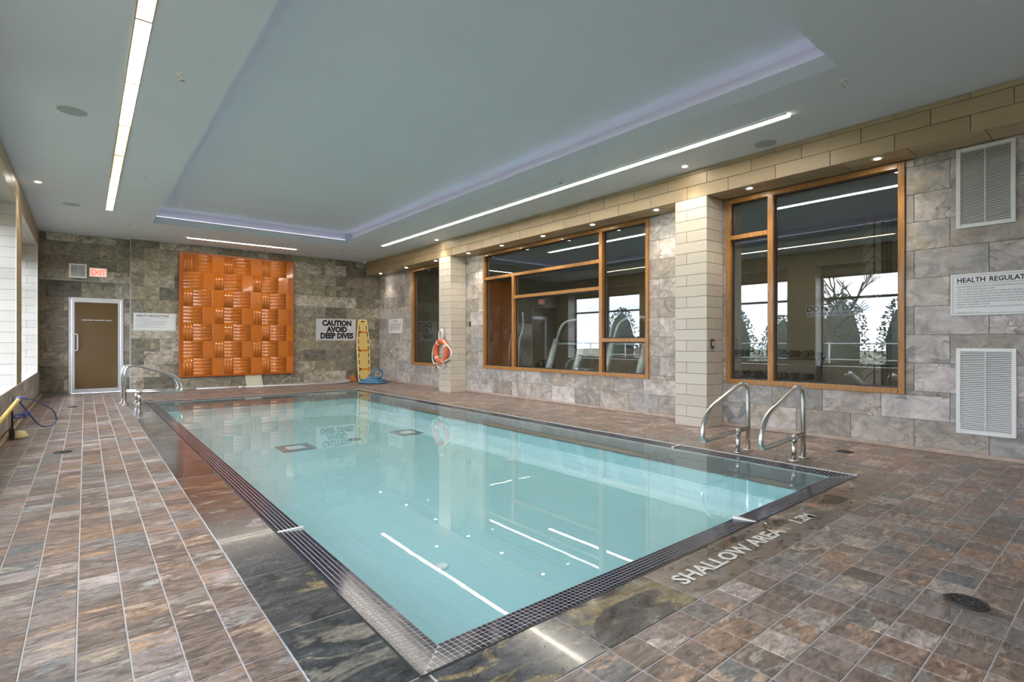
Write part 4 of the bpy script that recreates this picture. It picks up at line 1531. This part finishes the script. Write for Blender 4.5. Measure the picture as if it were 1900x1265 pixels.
# blue hose coil
hs = tag(empty('hose', (6.18, 13.62, 0)), 'coiled blue vacuum hose on the deck in the corner', 'hose')
mb = MB()
pts = []
for k in range(240):
    t = 2 * math.pi * k / 34
    lay = k / 34
    rad = .37 - .035 * lay + .03 * math.sin(t * .37)
    pts.append((rad * math.cos(t) * 1.05, rad * math.sin(t) * .85, .024 + .020 * lay + .01 * math.sin(t * 2.3)))
mb.tube(pts, .023, 8)
mb.build('coil', M['hose'], hs)
mb = MB()
mb.tube(rounded([(-.05, .12, .15), (-.02, .0, .20), (.02, .0, .35), (.16, .02, .40), (.30, .03, .32), (.30, .05, .17), (.18, .1, .13)], .1, 7), .022, 8)
mb.build('upright_loop', M['hose'], hs)

# telescopic pole and net head
pole = tag(empty('pool_pole', (2.06, YB - .16, 0)), 'long white telescopic pool pole lying along the end wall', 'pole')
mb = MB(); mb.tube([(0, 0, .022), (.95, -.08, .022)], .020, 10); mb.build('outer_tube', M['white_metal'], pole)
mb = MB(); mb.tube([(.90, -.075, .022), (1.02, -.086, .022)], .025, 10); mb.build('clamp_collar', M['alu'], pole)
mb = MB(); mb.tube([(1.0, -.085, .022), (3.15, -.30, .022)], .015, 10); mb.build('inner_tube', M['white_metal'], pole)
mb = MB()
mb.v += [(3.10, -.36, .005), (3.12, -.24, .005), (3.66, -.06, .03), (3.68, -.22, .03), (3.10, -.36, .035), (3.12, -.24, .035), (3.66, -.06, .085), (3.68, -.22, .085)]
for q_ in ((0, 1, 2, 3), (4, 7, 6, 5), (0, 4, 5, 1), (1, 5, 6, 2), (2, 6, 7, 3), (3, 7, 4, 0)):
    mb.f.append(q_); mb.s.append(False)
M['lilac'] = m_plain('pale_lilac_plastic', (0.55, 0.55, 0.68), 0.5)
mb.build('brush_head', M['lilac'], pole)
# cream slab leaning behind the orange panel
mb = MB(); mb.bbox(3.17, 3.56, YB - .040, YB - .018, 0.0, .42, .004)
mb.v = [(x_ + (.42 - z_) * .16 - .05, y_, z_) for x_, y_, z_ in mb.v]
tag(mb.build('leaning_board', M['cream_plain']), 'pale cream board standing on the deck under the orange panel', 'board')

# ================================================================== POOL TOOL by the window wall
tl = tag(empty('pool_vacuum', (-.66, 8.45, 0)), 'yellow handled pool vacuum with blue cord leaning by the window wall', 'pool vacuum')
mb = MB(); mb.tube([(0, 0, .03), (-.005, .02, .50)], .010, 8); mb.build('stand_rod', M['black'], tl)
mb = MB(); mb.bbox(-.03, .02, -.02, .03, .02, .13, .006); mb.build('stand_foot', M['black_metal'], tl)
mb = MB(); mb.tube([(.0, -1.6, .34), (.045, .06, .46)], .021, 10); mb.build('yellow_handle', M['cyl_yellow'], tl)
mb = MB(); mb.lathe([(.026, -.04), (.032, -.02), (.032, .03), (.022, .05)], (.05, .11, .463), 12, axis=(.03, 1, .07))
mb.build('blue_collar', M['blue'], tl)
mb = MB()
mb.tube(rounded([(0, .02, .26), (.03, .04, .29), (.09, .1, .285), (.13, .16, .30)], .03, 5), .012, 8)
mb.tube(rounded([(0, .02, .26), (.05, .05, .24), (.11, .12, .25), (.15, .2, .31)], .03, 5), .010, 8)
mb.lathe([(.012, -.03), (.022, -.01), (.022, .02), (.01, .03)], (.10, .11, .262), 10)
mb.build('cord_hook', M['blue'], tl)
mb = MB()
mb.tube(rounded([(.05, .13, .475), (.16, .5, .42), (.34, 1.1, .20), (.355, 1.22, .03), (.30, .95, .012), (.21, .6, .05), (.05, .10, .44)], .22, 8), .009, 8)
mb.build('cord', M['blue'], tl)
mb = MB(); mb.lathe([(.085, 0.0), (.085, .02), (.055, .075), (.02, .085)], (.05, .10, 0.004), 18)
mb.build('suction_cup', M['board_rim'], tl)

# ================================================================== SMALL FITTINGS
def downlight(x, y, z, label, group):
    root = tag(empty('downlight', (x, y, z)), label, 'light', group)
    m_ = MB()
    n = 20
    for r_, h_ in ((.030, -.0015), (.052, -.006), (.055, -.001)):
        m_.v += [(r_ * math.cos(2 * math.pi * k / n), r_ * math.sin(2 * math.pi * k / n), h_) for k in range(n)]
    for i in range(2):
        for k in range(n):
            k2 = (k + 1) % n
            m_.f.append((i * n + k, (i + 1) * n + k, (i + 1) * n + k2, i * n + k2)); m_.s.append(True)
    m_.build('trim_ring', M['white_metal'], root)
    m_ = MB(); m_.lathe([(.031, -.0035), (.031, -.001)], (0, 0, 0), 16); m_.build('lamp', M['lamp'], root)
    ld = bpy.data.lights.new('beam', 'SPOT')
    ld.energy = 7.0; ld.spot_size = R(95); ld.spot_blend = .7; ld.shadow_soft_size = .03; ld.color = (1.0, .90, .74)
    lo = bpy.data.objects.new('beam', ld); col.objects.link(lo); lo.parent = root; lo.location = (0, 0, -.012)
    return root
for y_, l_ in ((13.90, 'lit soffit downlight above the small caution notice'), (12.36, 'lit soffit downlight over the narrow gym window'),
               (10.87, 'lit soffit downlight between the narrow gym window and the life ring column'), (9.49, 'lit soffit downlight above the black wall sensor'),
               (8.30, 'lit soffit downlight above the short mullion of the widest gym window'), (7.07, 'lit soffit downlight above the middle of the widest gym window'),
               (5.86, 'lit soffit downlight above the tall mullion of the widest gym window'), (4.61, 'lit soffit downlight between the widest gym window and the cream column'),
               (3.21, 'lit soffit downlight above the mullion of the three-pane window'), (1.83, 'lit soffit downlight above the three-pane window next to the large vent')):
    downlight(6.53, y_, ZS, l_, 'soffit downlights')
downlight(-.53, 10.25, ZC, 'small lit downlight in the ceiling beside the window wall beam', None)
downlight(6.16, 3.90, ZC, 'small lit downlight in the ceiling near the beam, next to a round speaker', None)
downlight(6.21, 10.30, ZC, 'small lit downlight in the ceiling near the beam by the life ring column', None)

def speaker(x, y, label):
    root = tag(empty('ceiling_speaker', (x, y, ZC)), label, 'speaker')
    m_ = MB(); m_.lathe([(.135, -.004), (.135, -.0005)], (0, 0, 0), 28); m_.build('flange', M['paint'], root)
    m_ = MB(); m_.lathe([(.02, -.0062), (.115, -.0060), (.122, -.0035)], (0, 0, 0), 28); m_.build('grille', M['spk'], root)
speaker(-.10, 6.88, 'round flush ceiling speaker beside the wide panel strip light')
speaker(-.18, 11.56, 'round flush ceiling speaker nearer the door recess')
speaker(6.175, 2.85, 'round flush ceiling speaker beside the tan beam')

def sprinkler(x, y, label):
    root = tag(empty('sprinkler_head', (x, y, ZC)), label, 'sprinkler', 'ceiling sprinklers')
    m_ = MB(); m_.lathe([(.042, -.008), (.045, -.001)], (0, 0, 0), 18); m_.build('escutcheon', M['white_metal'], root)
    m_ = MB(); m_.tube([(0, 0, -.006), (0, 0, -.03)], .010, 8)
    m_.tube([(.014, 0, -.025), (.010, 0, -.055)], .003, 6); m_.tube([(-.014, 0, -.025), (-.010, 0, -.055)], .003, 6)
    m_.build('frame_arms', M['chrome'], root)
    m_ = MB(); m_.lathe([(.022, -.060), (.022, -.056)], (0, 0, 0), 12); m_.build('deflector', M['chrome'], root)
for x_, y_, l_ in ((.652, 5.32, 'white sprinkler head between the wide panel strip and the tray, by its brightest panels'),
                   (.656, 8.85, 'white sprinkler head between the wide panel strip and the tray, by its yellow panels'),
                   (.665, 12.56, 'white sprinkler head past the end of the wide panel strip'),
                   (5.26, 5.33, 'white sprinkler head between the tray edge and the middle of the slim strip light'),
                   (5.23, 1.71, 'white sprinkler head beside the shallow end corner of the tray'),
                   (5.0, 12.83, 'white sprinkler head just off the deep end corner of the tray'),
                   (3.19, 13.03, 'white sprinkler head beside the short strip light over the orange panel'),
                   (5.32, 12.66, 'white sprinkler head between the tray corner and the end of the slim strip light')):
    sprinkler(x_, y_, l_)
# dome camera in the corner
dc = tag(empty('dome_camera', (6.25, 14.35, ZC)), 'small white dome camera in the ceiling corner by the beam', 'camera')
m_ = MB(); m_.lathe([(.062, -.03), (.065, -.001)], (0, 0, 0), 18); m_.build('housing', M['white_metal'], dc)
m_ = MB(); m_.lathe([(.004, -.082), (.03, -.072), (.046, -.05), (.05, -.03)], (0, 0, 0), 18); m_.build('dome', M['sign_white'], dc)

# sensors / switches
def plate(fr_, u, v, w, h, name, label, mat, inner):
    root = empty(name); root.matrix_world = fr_.mat(u, v); tag(root, label, 'switch')
    m_ = MB(); m_.bbox(-w / 2, w / 2, -h / 2, h / 2, .001, .012, .003); m_.build('plate', mat, root)
    m_ = MB(); m_.bbox(-w / 4, w / 4, -h / 4, h / 4, .012, .016, .002); m_.build('rocker', inner, root)
plate(F_RIGHT(XW - .001), -9.82, 1.555, .07, .115, 'wall_sensor', 'small black wall sensor on the slate left of the widest gym window', M['black'], M['black_metal'])
plate(F_BACK(3.719), 6.525, 1.125, .085, .125, 'wall_switch', 'dark push switch plate on the side of the cream column', M['black_metal'], M['sign_grey'])

# floor drains
def drain(x, y, label):
    root = tag(empty('floor_drain', (x, y, .003)), label, 'drain')
    m_ = MB(); m_.lathe([(.078, -.004), (.078, .003), (.070, .005), (.066, .002)], (0, 0, 0), 28); m_.build('rim', M['black_metal'], root)
    m_ = MB()
    for k in range(12):
        a_ = 2 * math.pi * k / 12
        for r0, r1 in ((.012, .034), (.040, .066)):
            m_.tube([(r0 * math.cos(a_), r0 * math.sin(a_), .004), (r1 * math.cos(a_ + .15), r1 * math.sin(a_ + .15), .004)], .003, 6)
    for r_ in (.012, .037, .062):
        m_.tube([(r_ * math.cos(2 * math.pi * k / 24), r_ * math.sin(2 * math.pi * k / 24), .004) for k in range(24)], .003, 6, closed=True)
    m_.build('grate', M['black_metal'], root)
drain(3.006, .509, 'round dark floor drain beside a puddle in the near deck tiles')
drain(-.182, 7.16, 'round dark floor drain in the deck below the window wall')
drain(6.145, 2.01, 'round dark floor drain between the handrails and the gym wall')
drain(-.17, 12.02, 'round dark floor drain in the deck in front of the door')

# puddles
def puddle(cx, cy, rx, ry, rot, seed, label):
    rg = random.Random(seed)
    n = 28
    ph = [rg.uniform(0, 6.28) for _ in range(4)]
    poly = []
    for k in range(n):
        t = 2 * math.pi * k / n
        s_ = 1 + .16 * math.sin(2 * t + ph[0]) + .12 * math.sin(3 * t + ph[1]) + .08 * math.sin(5 * t + ph[2])
        x_, y_ = rx * s_ * math.cos(t), ry * s_ * math.sin(t)
        poly.append((x_ * math.cos(rot) - y_ * math.sin(rot), x_ * math.sin(rot) + y_ * math.cos(rot)))
    m_ = MB(); m_.prism(poly, 0.0, .0012)
    o_ = m_.build('puddle', M['puddle'])
    o_.location = (cx, cy, .0035)
    tag(o_, label, 'puddle')
puddle(2.80, .42, .15, .13, .3, 1, 'shallow puddle on the near deck tiles beside the floor drain')
puddle(4.27, 1.46, .24, .075, .0, 2, 'puddle on the border stones just past the depth marking')
puddle(3.34, 1.49, .12, .06, .1, 3, 'little puddle on the border stones above the last letters')
puddle(2.62, 1.52, .34, .045, .0, 4, 'thin wet patch along the mosaic rim above the lettering')
puddle(1.62, 1.40, .07, .03, .5, 5, 'footprint sized wet patch on the dark border stones')
puddle(1.95, 1.40, .06, .035, .5, 6, 'smallest wet spot on the border stones near the lettering')

# ================================================================== GYM behind the glass
GX0, GX1 = XW + .16, 11.5
GZ = 3.30
mb = MB(); mb.box(GX0, GX1 + .1, YF - .1, YB + .3, -.1, 0.0)
struct('floor_gym', mb, M['rubber'], 'dark rubber floor of the gym behind the glass', 'floor')
mb = MB(); mb.box(GX0, GX1 + .1, YF - .1, YB + .3, GZ, GZ + .1)
struct('ceiling_gym', mb, M['gym_ceil'], 'grey ceiling of the gym behind the glass', 'ceiling')
mb = MB(); mb.box(GX1, GX1 + .15, YF - .1, YB + .3, 0, GZ)
struct('wall_gym', mb, M['gym_wall'], 'olive beige far wall of the gym', 'wall')
mb = MB(); mb.box(GX0, GX1, YB, YB + .15, 0, GZ)
struct('wall_gym_back', mb, M['gym_wall'], 'olive beige end wall of the gym', 'wall')
mb = MB(); mb.box(GX0, GX1, YF - .15, YF, 0, GZ)
struct('wall_gym_front', mb, M['gym_wall'], 'olive beige near wall of the gym', 'wall')
mb = MB(); mb.box(10.9, 11.5, 3.0, 3.28, 0, GZ)
struct('column', mb, M['leaf'], 'gym column papered with a leaf outline pattern', 'column')
for x_, y_, l_ in ((8.6, 2.2, 'strip light in the gym ceiling behind the three-pane window'), (8.6, 7.5, 'strip light in the gym ceiling above the treadmills')):
    root = tag(empty('gym_strip_light', (x_, y_, GZ)), l_, 'light')
    m_ = MB(); m_.box(-.05, .05, -1.6, 1.6, -.012, -.004); m_.build('diffuser', M['strip_gym'], root)
    m_ = MB(); m_.box(-.065, -.05, -1.62, 1.62, -.014, -.001); m_.box(.05, .065, -1.62, 1.62, -.014, -.001); m_.build('housing', M['white_paint'], root)
gs = empty('gym_sign'); gs.matrix_world = F_RIGHT(GX1 - .001).mat(-3.93, 1.775)
tag(gs, 'white do not drop weights sign inside the gym', 'sign')
m_ = MB(); m_.bbox(-.53, .53, -.115, .115, .001, .012, .002); m_.build('board', M['sign_white'], gs)
text('DO NOT DROP', .15, M['ink'], Matrix.Translation((0, -.01, .0125)), gs, 'letters', .0005, 'CENTER', bold=.003)
text('ALL WEIGHTS ON THE FLOOR', .075, M['ink'], Matrix.Translation((0, -.09, .0125)), gs, 'letters', .0005, 'CENTER')
mr = tag(empty('gym_mirror', (GX1 - .002, 2.2, .3)), 'tall framed mirror on the gym wall beside the papered column', 'mirror')
M['mirror'] = m_plain('mirror_silver', (0.75, 0.78, 0.78), 0.02, metal=1.0, var=0.0)
m_ = MB(); m_.box(-.012, 0, -.55, .55, 0, 2.3); m_.build('mirror_glass', M['mirror'], mr)
m_ = MB(); m_.box(-.02, 0, -.57, -.55, -.02, 2.32); m_.box(-.02, 0, .55, .57, -.02, 2.32); m_.box(-.02, 0, -.55, .55, 2.3, 2.32); m_.build('frame', M['alu'], mr)

def treadmill(name, loc, label):
    """console and front facing the pool (local -x), runner stands at +x"""
    root = tag(empty(name, loc), label, 'treadmill', 'treadmills along the gym window')
    m_ = MB(); m_.bbox(-.05, 1.9, -.42, .42, .08, .20, .02); m_.build('deck', M['vinyl'], root)
    m_ = MB(); m_.bbox(.10, 1.85, -.27, .27, .20, .212, .004); m_.build('belt', M['rubber'], root)
    m_ = MB(); m_.bbox(-.15, .30, -.40, .40, .06, .34, .05); m_.build('motor_cover', M['gym_grey'], root)
    for s_ in (-1, 1):
        m_ = MB(); m_.bbox(0, 1.9, s_ * .40 - .05, s_ * .40 + .05, .0, .09, .01); m_.build('foot_rail', M['vinyl'], root)
        m_ = MB(); m_.tube([(0.02, s_ * .385, .16), (.17, s_ * .385, .60), (.385, s_ * .375, 1.20)], [.078, .074, .062], 14); m_.build('upright', M['gym_grey'], root)
        m_ = MB(); m_.tube(rounded([(.36, s_ * .36, 1.13), (.60, s_ * .36, 1.10), (.95, s_ * .36, 1.02)], .1), .022, 10); m_.build('side_handle', M['vinyl'], root)
    m_ = MB(); m_.tube(rounded([(.385, -.375, 1.18), (.52, -.37, 1.50), (.58, -.20, 1.60), (.58, .20, 1.60), (.52, .37, 1.50), (.385, .375, 1.18)], .14, 6), .030, 12)
    m_.build('arch_bar', M['gym_grey'], root)
    m_ = MB(); m_.bbox(-.03, .03, -.30, .30, -.22, .20, .03)
    m_.v = [(x_ * math.cos(.45) + z_ * math.sin(.45) + .50, y_, z_ * math.cos(.45) - x_ * math.sin(.45) + 1.33) for x_, y_, z_ in m_.v]
    con = m_.build('console', M['vinyl'], root)
    m_ = MB(); m_.bbox(.02, .036, -.22, .22, -.14, .15, .004)
    m_.v = [(x_ * math.cos(.45) + z_ * math.sin(.45) + .50, y_, z_ * math.cos(.45) - x_ * math.sin(.45) + 1.33) for x_, y_, z_ in m_.v]
    m_.build('screen', M['screen'], con)
    m_ = MB(); m_.tube([(.36, -.36, 1.11), (.36, .36, 1.11)], .028, 10); m_.build('cross_bar', M['gym_grey'], root)
    return root
treadmill('treadmill', (7.30, 7.525, 0), 'grey treadmill behind the widest gym window, next to the elliptical trainer')
treadmill('treadmill', (7.30, 5.995, 0), 'grey treadmill behind the widest gym window, closer to the three-pane window')

# elliptical trainer
el = tag(empty('elliptical_trainer', (7.95, 9.75, 0)), 'grey and black elliptical trainer behind the narrow end of the widest gym window', 'elliptical trainer')
m_ = MB(); m_.bbox(-.1, 1.5, -.09, .09, .05, .16, .02); m_.bbox(-.14, -.02, -.32, .32, 0, .08, .015); m_.bbox(1.42, 1.54, -.28, .28, 0, .08, .015); m_.build('base_frame', M['gym_grey'], el)
m_ = MB(); m_.lathe([(.05, -.10), (.27, -.09), (.29, 0), (.27, .09), (.05, .10)], (1.1, 0, .42), 22, axis=(0, 1, 0)); m_.build('flywheel_cover', M['vinyl'], el)
m_ = MB(); m_.tube([(0.0, 0, .1), (.10, 0, .8), (.12, 0, 1.38)], [.05, .045, .04], 12); m_.build('mast', M['gym_grey'], el)
m_ = MB(); m_.bbox(.10, .20, -.20, .20, 1.32, 1.62, .03); m_.build('console', M['vinyl'], el)
for s_ in (-1, 1):
    m_ = MB(); m_.tube(rounded([(.08 + .06 * s_, s_ * .26, .45), (.10 + .1 * s_, s_ * .30, 1.15), (.26 + .12 * s_, s_ * .30, 1.52), (.24 + .12 * s_, s_ * .29, 1.85)], .15, 6), .022, 10); m_.build('swing_arm', M['gym_grey'], el)
    m_ = MB(); m_.tube([(.08 + .06 * s_, s_ * .22, .45), (1.1 + .22 * s_, s_ * .20, .38 + .12 * s_)], .028, 8); m_.build('pedal_link', M['gym_grey'], el)
    m_ = MB(); m_.bbox(.48, .86, s_ * .22 - .08, s_ * .22 + .08, .40 + .05 * s_, .47 + .05 * s_, .02); m_.build('foot_pedal', M['vinyl'], el)

# weight bench and rack near the three-pane window
bn = tag(empty('weight_bench', (8.1, 2.55, 0)), 'black vinyl weight bench on chrome legs behind the three-pane window', 'bench')
m_ = MB(); m_.bbox(-.16, .16, -.62, .62, .42, .50, .025); m_.build('pad', M['vinyl'], bn)
for y_ in (-.5, .5):
    m_ = MB(); m_.tube(rounded([(-.28, y_, .02), (-.14, y_, .40), (.14, y_, .40), (.28, y_, .02)], .06), .025, 10); m_.build('leg_frame', M['chrome'], bn)
m_ = MB(); m_.tube([(0, -.5, .38), (0, .5, .38)], .03, 10); m_.build('spine_tube', M['chrome'], bn)
rk = tag(empty('dumbbell_rack', (10.9, 5.2, 0)), 'black two tier dumbbell rack along the far gym wall', 'rack')
for z_ in (.35, .80):
    m_ = MB(); m_.bbox(-.2, .2, -1.25, 1.25, z_, z_ + .05, .01); m_.build('tray', M['black_metal'], rk)
for y_ in (-1.2, 1.2):
    m_ = MB(); m_.bbox(-.05, .05, y_ - .04, y_ + .04, 0, .95, .01); m_.bbox(-.3, .3, y_ - .04, y_ + .04, 0, .05, .01); m_.build('rack_upright', M['black_metal'], rk)
db = None
DBL = {.40: 'black hexagon dumbbell lying on the lower tray of the gym rack', .85: 'black hexagon dumbbell lying on the upper tray of the gym rack'}
for z_ in (.40, .85):
    for k in range(9):
        if db is None:
            db = tag(empty('dumbbell', (10.9, 0, 0)), DBL[z_], 'dumbbell', 'dumbbells on the gym rack, lower tray')
            m_ = MB(); m_.tube([(-.09, 0, .07), (.09, 0, .07)], .016, 8); m_.build('grip', M['chrome'], db)
            for s_ in (-1, 1):
                m_ = MB(); m_.lathe([(.055, -.045), (.07, -.03), (.07, .03), (.055, .045)], (s_ * .12, 0, .07), 6, axis=(1, 0, 0)); m_.build('head', M['vinyl'], db)
            o_ = db
        else:
            o_ = copy_tree(db)
            o_['label'] = DBL[z_]
            o_['group'] = 'dumbbells on the gym rack, ' + ('lower tray' if z_ < .5 else 'upper tray')
        o_.location = (10.9, 5.2 - 1.0 + .25 * k, z_ + .001)
# multi-station machine with red pads near the mirror
gm = tag(empty('weight_machine', (10.2, 1.9, 0)), 'tall chrome weight machine with red pads by the gym mirror', 'weight machine')
for y_ in (-.4, .4):
    m_ = MB(); m_.bbox(-.05, .05, y_ - .04, y_ + .04, 0, 2.1, .01); m_.build('upright', M['gym_grey'], gm)
m_ = MB(); m_.bbox(-.05, .05, -.44, .44, 2.1, 2.2, .01); m_.bbox(-.35, .35, -.44, .44, 0, .06, .01); m_.build('frame', M['gym_grey'], gm)
m_ = MB(); m_.bbox(-.38, -.08, -.18, .18, .45, .54, .03); m_.build('seat_pad', M['red_vinyl'], gm)
m_ = MB(); m_.bbox(-.14, -.06, -.16, .16, .62, 1.25, .03); m_.build('back_pad', M['red_vinyl'], gm)
m_ = MB()
for k in range(9): m_.bbox(.02, .16, -.16, .16, .10 + .07 * k, .16 + .07 * k, .006)
o_ = m_.build('weight_stack', M['black'], gm); o_['kind'] = 'stuff'

# ================================================================== OUTSIDE the window wall
mb = MB(); mb.box(-90, XO - .02, -60, 80, -.6, -.35)
struct('ground', mb, M['grass'], 'winter grass outside the window wall', 'ground')
mb = MB(); mb.box(GX1 + .15, 60, -60, 80, -.6, -.35)
mb.box(XO - .02, 60, YB + .35, 80, -.6, -.35); mb.box(XO - .02, 60, -60, YF - .25, -.6, -.35)
struct('ground', mb, M['grass'], 'winter grass around the building', 'ground')

def bare_tree(name, loc, H_, seed, label):
    rg = random.Random(seed)
    m_ = MB()
    def grow(p, d, L_, r_, lev):
        n = 3
        pts = [p]; q_ = p.copy(); dd = d.copy()
        for i in range(n):
            dd = (dd + Vector((rg.uniform(-.2, .2), rg.uniform(-.2, .2), rg.uniform(-.05, .12)))).normalized()
            q_ = q_ + dd * (L_ / n); pts.append(q_.copy())
        m_.tube(pts, [r_, r_ * .85, r_ * .7, r_ * .55], 5 if lev else 8, caps=False)
        if lev >= 4: return
        for k in range(4 if lev < 3 else 3):
            t_ = rg.uniform(.35, 1.0)
            i = min(int(t_ * n), n - 1)
            b_ = pts[i].lerp(pts[i + 1], t_ * n - i)
            a_ = rg.uniform(0, 6.28); sp_ = rg.uniform(.45, .9)
            nd = (dd + Vector((math.cos(a_) * sp_, math.sin(a_) * sp_, rg.uniform(-.1, .3)))).normalized()
            grow(b_, nd, L_ * rg.uniform(.5, .72), r_ * .5, lev + 1)
    grow(Vector((0, 0, 0)), Vector((0, 0, 1)), H_ * .42, H_ * .022, 0)
    o_ = m_.build(name, M['bark'])
    o_.location = loc
    tag(o_, label, 'tree', 'bare trees outside')
TR = [(-9.5, 14.5, 5.5), (-9.5, 8.2, 5.5), (-9.5, 2.0, 5.0), (-22, 21, 8.0), (-24, 12, 9.0), (-22, 3.5, 8.0)]
TL = ['bare winter tree seen through the window by the door', 'bare winter tree outside the mid pool window', 'bare winter tree outside the window opposite the handrails',
      'bare winter tree standing furthest along past the door end', 'tallest bare winter tree behind the evergreen hedge', 'bare winter tree rising behind the hedge opposite the handrails']
for k, ((x_, y_, h_), l_) in enumerate(zip(TR, TL)):
    bare_tree('bare_tree', (x_, y_, -.36), h_, 20 + k, l_)
def evergreen(loc, rx, ry, h_, seed, label):
    rg = random.Random(seed)
    root = tag(empty('evergreen_shrub', loc), label, 'shrub', 'evergreen hedge outside')
    m_ = MB()
    for k in range(900):
        z_ = h_ * rg.random() ** .8
        s_ = (1 - (z_ / h_) ** 2.2) ** .5 * rg.uniform(.75, 1.08) + .05
        a_ = rg.uniform(0, 6.28)
        p = Vector((rx * s_ * math.cos(a_), ry * s_ * math.sin(a_), z_))
        d1 = Vector((rg.uniform(-1, 1), rg.uniform(-1, 1), rg.uniform(-.4, 1))).normalized() * .13
        d2 = Vector((rg.uniform(-1, 1), rg.uniform(-1, 1), rg.uniform(-1, 1))).normalized() * .06
        b_ = len(m_.v)
        m_.v += [tuple(p - d2), tuple(p + d1), tuple(p + d2), tuple(p - d1 * .4)]
        m_.f.append((b_, b_ + 1, b_ + 2, b_ + 3)); m_.s.append(False)
    m_.lathe([(rx * .7, .05), (rx * .75, h_ * .45), (rx * .5, h_ * .75), (.05, h_ * .93)], (0, 0, 0), 10)
    m_.build('foliage', M['needle'], root)
    m_ = MB(); m_.tube([(0, 0, 0), (0, 0, h_ * .5)], .06, 6); m_.build('stem', M['bark'], root)
rg = random.Random(5)
for k in range(11):
    evergreen((-15.5, -4.0 + 2.75 * k, -.36), 1.15, 1.2, rg.uniform(2.9, 4.0), 40 + k, 'dark evergreen shrub in the hedge outside the window wall')
fn = tag(empty('fence', (-6.2, 8, -.36)), 'galvanised post and rail fence outside the window wall', 'fence')
for k in range(12):
    m_ = MB(); m_.tube([(0, -12 + 2.2 * k, 0), (0, -12 + 2.2 * k, 1.5)], .03, 8); m_.build('post', M['fence'], fn)
for z_ in (.35, .9, 1.45):
    m_ = MB(); m_.tube([(0, -12.2, z_), (0, 12.4, z_)], .02, 8); m_.build('rail', M['fence'], fn)
